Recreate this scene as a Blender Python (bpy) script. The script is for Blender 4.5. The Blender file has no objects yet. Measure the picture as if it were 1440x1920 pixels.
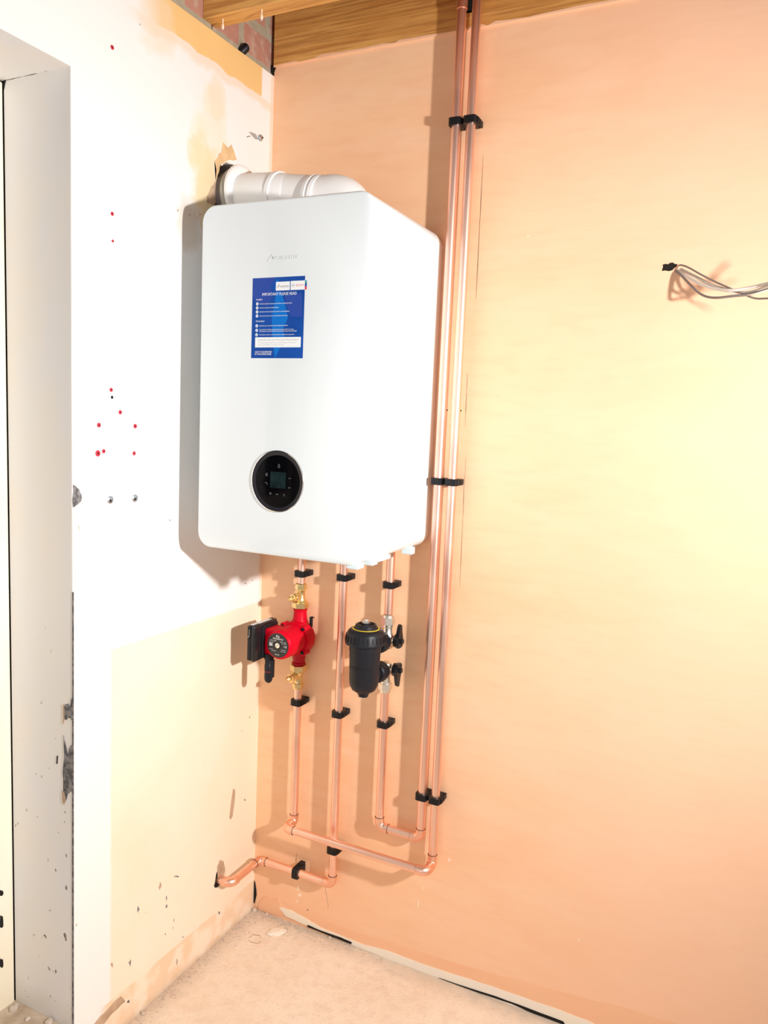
import bpy, bmesh, math, random
from mathutils import Vector, Matrix
random.seed(7)
SC = bpy.context.scene
COL = SC.collection
PI = math.pi

# ------------------------------------------------------------------ camera
CAM = Vector((1.269354, -1.837726, 1.482537))
YAW, PITCH, ROLL, FPX = -0.4495560, -0.1149633, 0.0426526, 1457.034
_f = Vector((math.sin(YAW)*math.cos(PITCH), math.cos(YAW)*math.cos(PITCH), math.sin(PITCH)))
_r0 = Vector((math.cos(YAW), -math.sin(YAW), 0)); _u0 = _r0.cross(_f)
_r = math.cos(ROLL)*_r0 + math.sin(ROLL)*_u0
_u = -math.sin(ROLL)*_r0 + math.cos(ROLL)*_u0
cd = bpy.data.cameras.new('camera'); cam = bpy.data.objects.new('camera', cd); COL.objects.link(cam)
M = Matrix((( _r.x, _u.x, -_f.x, CAM.x), (_r.y, _u.y, -_f.y, CAM.y), (_r.z, _u.z, -_f.z, CAM.z), (0, 0, 0, 1)))
cam.matrix_world = M
cd.sensor_fit = 'VERTICAL'; cd.sensor_height = 24; cd.sensor_width = 18
cd.lens = FPX/1920*24; cd.clip_start = 0.05
SC.camera = cam

def at(u, v, ax, val):
    """where the sight line of a photo pixel meets the plane axis=val"""
    d = _f + _r*((u-720)/FPX) - _u*((v-960)/FPX)
    t = (val-CAM[ax])/d[ax]
    return CAM + d*t

# ------------------------------------------------------------------ light
W = bpy.data.worlds.new('world'); SC.world = W; W.use_nodes = True
nt = W.node_tree; bg = nt.nodes['Background']
WORLD_COL = (0.66, 0.60, 0.54, 1); bg.inputs[0].default_value = WORLD_COL; bg.inputs[1].default_value = 0.57

def area(name, loc, target, size, power, color, shape='DISK', sy=None):
    l = bpy.data.lights.new(name, 'AREA'); l.shape = shape; l.size = size
    if sy: l.size_y = sy
    l.energy = power; l.color = color
    o = bpy.data.objects.new(name, l); COL.objects.link(o); o.location = loc
    d = Vector(target)-Vector(loc); o.rotation_euler = d.to_track_quat('-Z', 'Y').to_euler()
    return o
area('work_lamp', (2.2, -.98, 1.64), (0, -.47, 1.27), 0.085, 27, (1.0, 0.98, 0.96)).data.spread = math.radians(122)
area('cool_fill', (0.9, -4.2, 1.7), (0.5, 0, 1.3), 2.2, 20, (0.82, 0.93, 1.0), 'RECTANGLE', 1.9)  # unseen cool daylight fill, added behind the camera to brighten the boiler front

SC.view_settings.view_transform = 'Standard'; SC.view_settings.look = 'None'
SC.view_settings.exposure = 0.0; SC.view_settings.gamma = 1; SC.view_settings.use_curve_mapping = False

# ------------------------------------------------------------------ materials
def mat(name, col, rough=.5, metal=0, col2=None, nscale=8, stretch=(1, 1, 1), bump=0, bscale=None, spec=.5, coat=0, detail=5, lo=.35, hi=.65):
    m = bpy.data.materials.new(name); m.use_nodes = True; t = m.node_tree; N = t.nodes; L = t.links
    b = N['Principled BSDF']
    b.inputs['Base Color'].default_value = (*col, 1); b.inputs['Roughness'].default_value = rough
    b.inputs['Metallic'].default_value = metal; b.inputs['Specular IOR Level'].default_value = spec
    b.inputs['Coat Weight'].default_value = coat
    tc = N.new('ShaderNodeTexCoord'); mp = N.new('ShaderNodeMapping'); mp.inputs['Scale'].default_value = stretch
    L.new(tc.outputs['Object'], mp.inputs[0])
    if col2 is not None:
        n = N.new('ShaderNodeTexNoise'); n.inputs['Scale'].default_value = nscale; n.inputs['Detail'].default_value = detail
        L.new(mp.outputs[0], n.inputs['Vector'])
        r = N.new('ShaderNodeValToRGB'); r.color_ramp.elements[0].position = lo; r.color_ramp.elements[1].position = hi
        r.color_ramp.elements[0].color = (*col, 1); r.color_ramp.elements[1].color = (*col2, 1)
        L.new(n.outputs[0], r.inputs[0]); L.new(r.outputs[0], b.inputs['Base Color'])
    if bump:
        n2 = N.new('ShaderNodeTexNoise'); n2.inputs['Scale'].default_value = bscale or nscale; n2.inputs['Detail'].default_value = 6
        L.new(mp.outputs[0], n2.inputs['Vector'])
        bp = N.new('ShaderNodeBump'); bp.inputs['Strength'].default_value = bump; bp.inputs['Distance'].default_value = .01
        L.new(n2.outputs[0], bp.inputs['Height']); L.new(bp.outputs[0], b.inputs['Normal'])
    return m

class NG:
    """small helper to write node maths"""
    def __init__(s, name, rough=.8):
        s.m = bpy.data.materials.new(name); s.m.use_nodes = True; s.t = s.m.node_tree
        s.b = s.t.nodes['Principled BSDF']; s.b.inputs['Roughness'].default_value = rough
        tc = s.t.nodes.new('ShaderNodeTexCoord'); s.P = tc.outputs['Object']
        sp = s.t.nodes.new('ShaderNodeSeparateXYZ'); s.t.links.new(s.P, sp.inputs[0])
        s.x, s.y, s.z = sp.outputs
    def _set(s, sock, v):
        if hasattr(v, 'is_linked') or isinstance(v, bpy.types.NodeSocket): s.t.links.new(v, sock)
        else: sock.default_value = v
    def op(s, o, a, b=0.0, clamp=False):
        n = s.t.nodes.new('ShaderNodeMath'); n.operation = o; n.use_clamp = clamp
        s._set(n.inputs[0], a); s._set(n.inputs[1], b); return n.outputs[0]
    def noise(s, scale, detail=4, stretch=(1, 1, 1), off=(0, 0, 0), rough=.5):
        mp = s.t.nodes.new('ShaderNodeMapping'); mp.inputs['Scale'].default_value = stretch; mp.inputs['Location'].default_value = off
        s.t.links.new(s.P, mp.inputs[0])
        n = s.t.nodes.new('ShaderNodeTexNoise'); n.inputs['Scale'].default_value = scale; n.inputs['Detail'].default_value = detail
        n.inputs['Roughness'].default_value = rough
        s.t.links.new(mp.outputs[0], n.inputs['Vector']); return n.outputs[0]
    def step(s, v, edge, w=.002):      # 0 below edge, 1 above
        a = s.op('SUBTRACT', v, edge); a = s.op('DIVIDE', a, w); return s.op('ADD', a, .5, True)
    def mix(s, f, a, b):
        n = s.t.nodes.new('ShaderNodeMix'); n.data_type = 'RGBA'
        s._set(n.inputs[0], f)
        for i, c in ((6, a), (7, b)):
            if isinstance(c, tuple): n.inputs[i].default_value = (*c, 1) if len(c) == 3 else c
            else: s.t.links.new(c, n.inputs[i])
        return n.outputs[2]
    def color(s, c): s.t.links.new(c, s.b.inputs['Base Color'])
    def bump(s, h, st=.3, d=.01):
        bp = s.t.nodes.new('ShaderNodeBump'); bp.inputs['Strength'].default_value = st; bp.inputs['Distance'].default_value = d
        s.t.links.new(h, bp.inputs['Height']); s.t.links.new(bp.outputs[0], s.b.inputs['Normal'])
    def ell(s, ca, cb, ra, rb, a, b, nz, amt=.6, w=.25):   # soft noisy ellipse mask
        da = s.op('DIVIDE', s.op('SUBTRACT', a, ca), ra); db = s.op('DIVIDE', s.op('SUBTRACT', b, cb), rb)
        d = s.op('ADD', s.op('MULTIPLY', da, da), s.op('MULTIPLY', db, db))
        d = s.op('ADD', d, s.op('MULTIPLY', s.op('SUBTRACT', nz, .5), amt*4))
        return s.op('SUBTRACT', 1, s.step(d, 1.0, w))

# pink skim plaster
g = NG('pink_plaster', .75)
n1 = g.noise(1.6, 3, (1, 1, 1.6), (3, 0, 1)); n2 = g.noise(5, 4, (.8, 1, 3), (0, 2, 0)); n3 = g.noise(22, 4, (.5, 1, 2.2))
c = g.mix(g.step(n1, .52, .3), (.95, .56, .33), (.98, .65, .40))
c = g.mix(g.op('MULTIPLY', g.step(n2, .56, .2), .55), c, (.97, .64, .42))
c = g.mix(g.op('MULTIPLY', g.step(n3, .58, .2), .35), c, (.90, .50, .29))
low = g.op('SUBTRACT', 1, g.step(g.op('ADD', g.z, g.op('MULTIPLY', n2, .25)), .3, .25))
c = g.mix(g.op('MULTIPLY', low, .5), c, (.94, .56, .36))
yel = g.step(g.op('ADD', g.x, g.op('MULTIPLY', n1, .8)), 1.2, .5)
c = g.mix(g.op('MULTIPLY', yel, .6), c, (.98, .61, .42))
g.color(c); g.bump(n3, .12, .006); M_PINK = g.m

# painted left wall
g = NG('old_white_painted_plaster', .7)
nb = g.noise(14, 5); nl = g.noise(3.5, 4, off=(1, 2, 3)); nf = g.noise(60, 3)
WHITE = (.90, .89, .88)
c = g.mix(g.op('MULTIPLY', g.step(nl, .58, .2), .25), WHITE, (.92, .87, .78))
# lower cream field
zz = g.op('ADD', g.z, g.op('MULTIPLY', g.op('SUBTRACT', nf, .5), .012))
yy = g.op('ADD', g.y, g.op('MULTIPLY', g.op('SUBTRACT', nf, .5), .008))
cream = g.op('MULTIPLY', g.op('SUBTRACT', 1, g.step(zz, .953, .004)), g.step(yy, -.578, .006))
creamc = g.mix(g.step(nl, .5, .3), (.92, .78, .60), (.93, .83, .68))
c = g.mix(cream, c, creamc)
# trowelled band at the bottom where the skirting was
zb = g.op('SUBTRACT', g.z, g.op('MULTIPLY', g.y, -.015))
band = g.op('SUBTRACT', 1, g.step(g.op('ADD', zb, g.op('MULTIPLY', g.op('SUBTRACT', nb, .5), .01)), .09, .003))
bandc = g.mix(g.step(nb, .52, .15), (.88, .66, .46), (.93, .80, .64))
c = g.mix(g.op('MULTIPLY', band, g.step(g.y, -.60, .03)), c, bandc)
grime = g.op('SUBTRACT', 1, g.step(g.op('ADD', g.z, g.op('MULTIPLY', nb, .04)), .028, .02))
c = g.mix(g.op('MULTIPLY', grime, .5), c, (.62, .47, .34))
# cream coat along the top under the joists
top = g.step(g.op('ADD', g.z, g.op('ADD', g.op('MULTIPLY', g.op('SUBTRACT', nb, .5), .03), g.op('MULTIPLY', g.y, .02))), 2.316, .003)
tm = g.op('MULTIPLY', top, g.op('MULTIPLY', g.step(g.op('ADD', g.y, g.op('MULTIPLY', nl, .1)), -.40, .05), g.op('SUBTRACT', 1, g.step(g.y, -.055, .006))))
c = g.mix(tm, c, (.88, .58, .24))
tm2 = g.op('SUBTRACT', g.step(g.op('ADD', g.z, g.op('MULTIPLY', g.op('SUBTRACT', nb, .5), .05)), 2.300, .012), 0)
tm2 = g.op('MULTIPLY', g.op('MULTIPLY', tm2, g.op('SUBTRACT', 1, top)), g.step(g.y, -.5, .1))
c = g.mix(g.op('MULTIPLY', tm2, .6), c, (.88, .70, .52))
# stains round the flue hole and old fixings
for cy, cz, ry, rz, k, cc in ((-.275, 2.03, .06, .11, .85, (.86, .66, .36)), (-.25, 2.17, .055, .09, .45, (.88, .74, .50)), (-.235, 2.25, .03, .05, .4, (.88, .72, .50)),
                          (-.62, 1.35, .06, .05, .35, (.93, .82, .56)), (-.50, 1.355, .04, .06, .3, (.94, .86, .62)), (-.665, 1.25, .03, .06, .25, (.85, .70, .55)),
                          (-.31, 2.12, .03, .1, .4, (.90, .78, .55)), (-.33, 1.93, .04, .07, .5, (.62, .50, .38)), (-.45, 2.33, .05, .08, .5, (.88, .72, .52))):
    c = g.mix(g.op('MULTIPLY', g.ell(cy, cz, ry, rz, g.y, g.z, nb, .9, .9), k), c, cc)
# fresh plaster returning on to this wall beside the corner
ret = g.op('MULTIPLY', g.step(g.op('ADD', g.y, g.op('MULTIPLY', g.op('SUBTRACT', nb, .5), .01)), -.014, .003), g.step(g.z, .95, .1))
c = g.mix(g.op('MULTIPLY', ret, .8), c, (.93, .70, .54))
# little scuffs, denser low down
sp = g.noise(55, 2, (1, 1.4, .6), (5, 1, 2)); sm = g.noise(6, 2, off=(7, 7, 7))
k = g.op('MULTIPLY', g.step(sp, .72, .02), g.step(sm, .58, .05))
k = g.op('MULTIPLY', k, g.op('SUBTRACT', 1, g.step(g.z, .42, .1)))
c = g.mix(k, c, (.28, .20, .14))
g.color(c); g.bump(nb, .18, .004); M_LEFT = g.m

# reveal paint
g = NG('grey_white_reveal_paint', .45)
nb = g.noise(9, 4, (1, 1, .6)); sp = g.noise(60, 2, (1, 1, .7), (2, 5, 1)); sm = g.noise(5, 2, off=(4, 4, 4))
c = g.mix(g.step(nb, .5, .3), (.91, .88, .85), (.88, .88, .91))
k = g.op('MULTIPLY', g.step(sp, .69, .02), g.step(sm, .5, .1)); k = g.op('MULTIPLY', k, g.op('SUBTRACT', 1, g.step(g.z, .95, .3)))
c = g.mix(k, c, (.22, .18, .15))
gr = g.op('SUBTRACT', 1, g.step(g.op('ADD', g.z, g.op('MULTIPLY', nb, .12)), .19, .09))
c = g.mix(g.op('MULTIPLY', gr, .4), c, (.50, .44, .38))
g.color(c); g.bump(nb, .1, .004); M_REVEAL = g.m

# dusty screed
g = NG('dusty_concrete_floor', .9)
n1 = g.noise(4, 5); n2 = g.noise(30, 5, off=(1, 1, 0)); n3 = g.noise(160, 2)
c = g.mix(g.step(n1, .5, .25), (.91, .75, .59), (.95, .82, .67))
c = g.mix(g.op('MULTIPLY', g.step(n2, .55, .15), .35), c, (.80, .62, .47))
c = g.mix(g.op('MULTIPLY', g.step(n3, .66, .05), .35), c, (.60, .46, .34))
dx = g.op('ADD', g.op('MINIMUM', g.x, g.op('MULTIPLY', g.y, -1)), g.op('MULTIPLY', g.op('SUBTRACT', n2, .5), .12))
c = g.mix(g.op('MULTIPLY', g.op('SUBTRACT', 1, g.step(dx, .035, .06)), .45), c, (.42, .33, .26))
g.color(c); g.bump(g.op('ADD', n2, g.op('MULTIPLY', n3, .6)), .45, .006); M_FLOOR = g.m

# sawn timber
def timber(name, a, b, d):
    g = NG(name, .6)
    w = g.noise(9, 6, (.35, 5, 6)); w2 = g.noise(45, 4, (.12, 3, 3.5), (3, 1, 0)); kn = g.noise(3.2, 2, (.7, 1, 1), (9, 0, 4))
    c = g.mix(g.step(w, .5, .25), a, b); c = g.mix(g.op('MULTIPLY', g.step(w2, .55, .12), .6), c, d)
    c = g.mix(g.op('MULTIPLY', g.step(kn, .68, .06), .7), c, (.16, .06, .02))
    g.color(c); g.bump(w2, .3, .004); return g.m
M_WOOD = timber('sawn_pine_joist', (.62, .29, .07), (.80, .44, .13), (.42, .17, .04))
M_WOOD2 = timber('dark_sawn_pine_joist', (.30, .14, .05), (.42, .20, .06), (.12, .06, .03))
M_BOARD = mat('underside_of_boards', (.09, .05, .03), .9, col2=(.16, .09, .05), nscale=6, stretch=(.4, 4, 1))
# brick
g = NG('red_brick_and_mortar', .95)
bt = g.t.nodes.new('ShaderNodeTexBrick'); mp = g.t.nodes.new('ShaderNodeMapping'); mp.inputs['Rotation'].default_value = (0, 0, 0)
cb = g.t.nodes.new('ShaderNodeCombineXYZ')
nn = g.noise(30, 5); no = g.op('MULTIPLY', g.op('SUBTRACT', nn, .5), .014)
g.t.links.new(g.op('ADD', g.op('ADD', g.y, -.0925), no), cb.inputs[0]); g.t.links.new(g.op('ADD', g.op('ADD', g.z, .03), no), cb.inputs[1])
g.t.links.new(cb.outputs[0], bt.inputs['Vector'])
bt.inputs['Color1'].default_value = (.52, .26, .19, 1); bt.inputs['Color2'].default_value = (.46, .22, .16, 1); bt.inputs['Mortar'].default_value = (.42, .37, .27, 1)
bt.inputs['Scale'].default_value = 1; bt.inputs['Brick Width'].default_value = .225; bt.inputs['Row Height'].default_value = .09; bt.inputs['Mortar Size'].default_value = .012
c = g.mix(g.op('MULTIPLY', g.step(nn, .6, .1), .4), bt.outputs[0], (.62, .50, .40))
g.color(c); g.bump(nn, .8, .01); M_BRICK = g.m

M_CASE = mat('white_enamel', (.85, .915, .945), .22, spec=.5, coat=.3)
M_FLUE = mat('white_flue_plastic', (.95, .95, .94), .4)
M_FLUEG = mat('grey_flue_gasket', (.16, .14, .14), .6)
M_RINGG = mat('pale_grey_rubber', (.42, .40, .36), .6)
M_LUG = mat('pale_blue_plastic', (.72, .84, .90), .4)
M_FRAME = mat('rear_frame_enamel', (.75, .68, .66), .25)
M_BLACKG = mat('black_glass', (.002, .002, .003), .12, spec=.07)
M_BEZ = mat('black_bezel', (.02, .02, .025), .2, spec=.3)
M_CHROME = mat('chrome', (.85, .85, .85), .12, 1)
M_SCREEN = mat('dark_lcd', (.012, .030, .032), .12, col2=(.006, .012, .015), nscale=40)
M_ICON = mat('pale_grey_print', (.25, .27, .27), .5)
M_EMB = mat('embossed_pale_lettering', (.70, .72, .74), .35)
M_BLUE = mat('label_blue', (.006, .062, .33), .4, col2=(.010, .085, .42), nscale=12, spec=.15)
M_BLUE2 = mat('label_light_blue', (.004, .17, .62), .4, spec=.15)
M_BLUE3 = mat('label_violet_blue', (.03, .075, .38), .4, spec=.15)
M_PAPER = mat('label_white', (.9, .93, .95), .4)
M_TXTG = mat('label_grey_print', (.38, .40, .42), .5)
M_TXTD = mat('label_dark_print', (.05, .06, .12), .5)
M_TXTR = mat('label_red_print', (.75, .03, .05), .5)
M_TEAL = mat('label_teal_print', (.02, .32, .33), .5)

def copper(name, c1, c2, r=.2):
    g = NG(name, r); g.b.inputs['Metallic'].default_value = 1
    n = g.noise(5, 5, (3, 3, .6)); n2 = g.noise(2.3, 3, (1, 1, 1), (4, 4, 4))
    c = g.mix(g.step(n, .55, .2), c1, c2)
    c = g.mix(g.op('MULTIPLY', g.step(n2, .62, .06), .45), c, (.55, .26, .20))
    g.color(c)
    rr = g.t.nodes.new('ShaderNodeMapRange'); g.t.links.new(n, rr.inputs[0]); rr.inputs[3].default_value = r*.8; rr.inputs[4].default_value = r*1.5
    g.t.links.new(rr.outputs[0], g.b.inputs['Roughness']); return g.m
M_CU = copper('copper_tube', (.99, .67, .55), (.98, .61, .48), .32)
M_CU2 = copper('copper_fitting', (.98, .62, .48), (.95, .54, .40), .33)
M_SEAM = mat('dark_solder_line', (.16, .07, .04), .6)
M_BLACK = mat('black_clip_plastic', (.008, .008, .010), .4, spec=.3)
M_BLACK2 = mat('black_moulded_plastic', (.011, .012, .017), .42, spec=.3)
M_BLACKR = mat('black_glossy_plastic', (.014, .014, .016), .22)
M_VOID = mat('dark_cavity', (.01, .007, .005), .95)
M_BRASS = mat('brass', (.90, .72, .38), .3, 1, col2=(.85, .64, .30), nscale=60)
M_NICK = mat('nickel_plate', (.90, .87, .80), .36, 1)
M_RED = mat('red_cast_enamel', (.66, .001, .018), .42, spec=.15)
M_REDD = mat('dark_red_casting', (.48, .002, .015), .45, spec=.3)
M_LBL = mat('charcoal_nameplate', (.02, .02, .022), .4)
M_YEL = mat('yellow_print', (.85, .62, .05), .5)
M_PRINT = mat('white_print', (.8, .8, .8), .5)
M_REDP = mat('red_wall_plug', (.60, .02, .05), .5)
M_STEEL = mat('zinc_screw', (.55, .58, .62), .3, 1)
M_TORN = mat('torn_bare_plaster', (.82, .56, .30), .9, col2=(.70, .46, .24), nscale=30, bump=.4)
M_BARE = mat('bare_brown_plaster', (.62, .44, .30), .9, col2=(.46, .31, .20), nscale=25, bump=.5)
M_GREYRUB = mat('dark_grey_masonry', (.10, .10, .11), .9, col2=(.30, .28, .28), nscale=70, bump=.8, lo=.42, hi=.6)
M_STRIP = mat('pale_skirting_adhesive', (.92, .84, .74), .8, col2=(.95, .86, .72), nscale=9, bump=.15)
M_SMEAR = mat('pale_plaster_smear', (.97, .80, .64), .8)
M_DPINK = mat('deeper_pink_plaster', (.93, .52, .31), .8, col2=(.94, .56, .34), nscale=8, stretch=(.5, 1, 3))
M_RUB = mat('mortar_crumb', (.60, .50, .42), .95, col2=(.72, .60, .50), nscale=30, bump=.5)
M_CREAM = mat('cream_gloss_paint', (.92, .82, .62), .4, col2=(.93, .88, .74), nscale=10, stretch=(1, 1, .3))
M_SILL = mat('dirty_threshold_stone', (.42, .30, .21), .95, col2=(.66, .54, .42), nscale=22, bump=.7)
M_CABW = mat('white_cable_sheath', (.85, .79, .72), .45)
M_CABG = mat('grey_cable_sheath', (.24, .20, .19), .45)
M_CABL = mat('pale_grey_cable_sheath', (.62, .56, .50), .45)

# ------------------------------------------------------------------ mesh helpers
def link(name, bm, m, parent=None, smooth=True, ang=35):
    me = bpy.data.meshes.new(name)
    bmesh.ops.recalc_face_normals(bm, faces=bm.faces)
    for e in bm.edges:
        if len(e.link_faces) == 2: e.smooth = e.calc_face_angle(0) < math.radians(ang)
    for f in bm.faces: f.smooth = smooth
    bm.to_mesh(me); bm.free()
    o = bpy.data.objects.new(name, me); COL.objects.link(o)
    if m: me.materials.append(m)
    if parent:
        o.parent = parent; o.matrix_parent_inverse = Matrix.Identity(4)
        off = parent_loc(parent)
        for v in me.vertices: v.co -= off
    return o
def parent_loc(p):
    v = Vector((0, 0, 0))
    while p: v += p.location; p = p.parent
    return v
def thing(name, label, cat, loc=(0, 0, 0), group=None, kind=None):
    o = bpy.data.objects.new(name, None); COL.objects.link(o); o.location = loc
    o.empty_display_size = .03
    tag(o, label, cat, group, kind); return o
def tag(o, label, cat, group=None, kind=None):
    if label: o['label'] = label
    if cat: o['category'] = cat
    if group: o['group'] = group
    if kind: o['kind'] = kind
    return o
def struct(name, bm, m, smooth=False):
    o = link(name, bm, m, None, smooth); o['kind'] = 'structure'; return o

def box(bm, lo, hi, bev=0, seg=2):
    r = bmesh.ops.create_cube(bm, size=1)
    vs = r['verts']
    for v in vs:
        v.co = Vector([lo[i]+(v.co[i]+.5)*(hi[i]-lo[i]) for i in range(3)])
    if bev:
        es = list({e for v in vs for e in v.link_edges})
        bmesh.ops.bevel(bm, geom=es, offset=bev, segments=seg, profile=.5, affect='EDGES')
    return bm
def frame(d):
    d = Vector(d).normalized(); a = Vector((0, 0, 1)) if abs(d.z) < .9 else Vector((1, 0, 0))
    u = d.cross(a).normalized(); return d, u, d.cross(u).normalized()
def tube(bm, pts, r, seg=20, cap=True):
    """round tube through pts; r a number or a list"""
    pts = [Vector(p) for p in pts]; n = len(pts)
    rs = r if isinstance(r, (list, tuple)) else [r]*n
    d0, u, w = frame(pts[1]-pts[0]); prev = d0; rings = []
    for i, p in enumerate(pts):
        if i == 0: d = pts[1]-pts[0]
        elif i == n-1: d = pts[-1]-pts[-2]
        else: d = (pts[i+1]-p).normalized()+(p-pts[i-1]).normalized()
        if d.length < 1e-9: d = prev
        d.normalize(); q = prev.rotation_difference(d); u = q @ u; w = q @ w; prev = d
        rings.append([bm.verts.new(p+(u*math.cos(2*PI*k/seg)+w*math.sin(2*PI*k/seg))*rs[i]) for k in range(seg)])
    for a, b in zip(rings, rings[1:]):
        for k in range(seg): bm.faces.new((a[k], a[(k+1) % seg], b[(k+1) % seg], b[k]))
    if cap: bm.faces.new(rings[0][::-1]); bm.faces.new(rings[-1])
    return bm
def lathe(bm, base, axis, prof, seg=32, phase=0):
    """prof: list of (distance along axis, radius)"""
    d, u, w = frame(axis); base = Vector(base); rings = []
    for h, r in prof:
        c = base+d*h
        if r < 1e-5: rings.append([bm.verts.new(c)])
        else: rings.append([bm.verts.new(c+(u*math.cos(phase+2*PI*k/seg)+w*math.sin(phase+2*PI*k/seg))*r) for k in range(seg)])
    for a, b in zip(rings, rings[1:]):
        if len(a) == 1 and len(b) == 1: continue
        for k in range(seg):
            if len(a) == 1: bm.faces.new((a[0], b[(k+1) % seg], b[k]))
            elif len(b) == 1: bm.faces.new((a[k], a[(k+1) % seg], b[0]))
            else: bm.faces.new((a[k], a[(k+1) % seg], b[(k+1) % seg], b[k]))
    if len(rings[0]) > 1: bm.faces.new(rings[0][::-1])
    if len(rings[-1]) > 1: bm.faces.new(rings[-1])
    return bm
def hexnut(bm, base, axis, h, af, chamf=.0012, phase=0):
    R = af/math.sqrt(3)
    return lathe(bm, base, axis, [(0, R-chamf*1.3), (chamf, R), (h-chamf, R), (h, R-chamf*1.3)], 6, phase)
def prism(bm, pts, d):
    """closed 3-D outline pushed along vector d"""
    d = Vector(d); a = [bm.verts.new(Vector(p)) for p in pts]; b = [bm.verts.new(Vector(p)+d) for p in pts]
    n = len(a)
    bm.faces.new(a); bm.faces.new(b[::-1])
    for k in range(n): bm.faces.new((a[k], b[k], b[(k+1) % n], a[(k+1) % n]))
    return bm
def rrect(x0, z0, x1, z1, r, n=8):
    o = []
    for cx, cz, a0 in ((x1-r, z1-r, 0), (x0+r, z1-r, 90), (x0+r, z0+r, 180), (x1-r, z0+r, 270)):
        for k in range(n+1):
            a = math.radians(a0+90*k/n); o.append((cx+r*math.cos(a), cz+r*math.sin(a)))
    return o
def jag(pts, amp, n, seed=1):
    """roughen a closed 2-D outline"""
    R = random.Random(seed); o = []
    for i, p in enumerate(pts):
        q = pts[(i+1) % len(pts)]
        for k in range(n):
            t = k/n; j = 0 if k == 0 else 1
            o.append((p[0]+(q[0]-p[0])*t+R.uniform(-amp, amp)*j, p[1]+(q[1]-p[1])*t+R.uniform(-amp, amp)*j))
    return o
def slab(bm, outer, holes, to3, depth, hole_depth=None):
    """flat slab with holes. outer/holes 2-D loops, to3(a,b,d) -> point at depth d"""
    loops = [outer]+holes; es = []; rows = []
    for lp in loops:
        vs = [bm.verts.new(to3(a, b, 0)) for a, b in lp]; rows.append(vs)
        es += [bm.edges.new((vs[k], vs[(k+1) % len(vs)])) for k in range(len(vs))]
    bmesh.ops.triangle_fill(bm, use_beauty=True, use_dissolve=False, edges=es)
    for i, (lp, vs) in enumerate(zip(loops, rows)):
        dd = depth
        ws = [bm.verts.new(to3(a, b, dd)) for a, b in lp]
        for k in range(len(vs)):
            j = (k+1) % len(vs); bm.faces.new((vs[k], vs[j], ws[j], ws[k]))
        if i == 0: back = ws
    return bm
def patch(name, m, pix, ax, val, th, parent, amp=0, n=1, seed=1):
    """thin flake or skim lying on a wall/floor plane, outline surveyed from photo points"""
    P = [at(u, v, ax, val) for u, v in pix]
    idx = [i for i in range(3) if i != ax]
    o2 = [(p[idx[0]], p[idx[1]]) for p in P]
    if amp: o2 = jag(o2, amp, n, seed)
    pts = []
    for a, b in o2:
        v = Vector((0, 0, 0)); v[ax] = val; v[idx[0]] = a; v[idx[1]] = b; pts.append(v)
    d = Vector((0, 0, 0)); d[ax] = th
    bm = bmesh.new(); prism(bm, pts, d)
    bmesh.ops.triangulate(bm, faces=[f for f in bm.faces if len(f.verts) > 4])
    return link(name, bm, m, parent, False)
def text_bm(bm, s, x, z, size, y, th=.0002, width=None, align='LEFT', M4=None):
    c = bpy.data.curves.new('t', 'FONT'); c.body = s; c.size = size; c.extrude = th; c.resolution_u = 2; c.align_x = align
    o = bpy.data.objects.new('t', c); COL.objects.link(o)
    bpy.context.view_layer.update()
    me = bpy.data.meshes.new_from_object(o.evaluated_get(bpy.context.evaluated_depsgraph_get()))
    xs = [v.co.x for v in me.vertices]; sx = 1
    if width and xs: sx = width/(max(xs)-min(xs))
    n0 = len(bm.verts)
    bm.from_mesh(me); bm.verts.ensure_lookup_table()
    for v in bm.verts[n0:]:
        q = Vector((x+v.co.x*sx, y-v.co.z, z+v.co.y))
        v.co = M4 @ q if M4 else q
    bpy.data.objects.remove(o); bpy.data.curves.remove(c); bpy.data.meshes.remove(me)
    return bm

# ------------------------------------------------------------------ the setting
HL, HR = 2.392, 2.416         # plaster tops on the left and boiler walls
YD, HD = -.6855, 2.1414       # door opening edge and head in the left wall
bm = bmesh.new(); box(bm, (-.02, -3.2, -.1), (3.2, .02, 0)); struct('floor', bm, M_FLOOR)

# boiler wall with the cable hole
hc = at(1250, 499, 1, 0)
hole = jag([(hc.x-.010, hc.z-.010), (hc.x+.013, hc.z-.009), (hc.x+.022, hc.z+.004), (hc.x+.006, hc.z+.007), (hc.x-.009, hc.z+.004)], .002, 3, 3)
bm = bmesh.new(); slab(bm, [(0, 0), (3.2, 0), (3.2, HR), (0, HR)], [hole], lambda a, b, d: Vector((a, d, b)), .06)
WR = struct('wall_right', bm, M_PINK)
bm = bmesh.new(); prism(bm, [Vector((a, .0025, b)) for a, b in hole], (0, .05, 0)); link('cable_hole_shade', bm, M_VOID, WR, False)  # solid dark plug, its colour standing in for shade inside the cable hole
bm = bmesh.new(); box(bm, (-.02, .061, 0), (3.2, .12, 2.66)); link('masonry', bm, M_VOID, WR, False)

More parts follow.
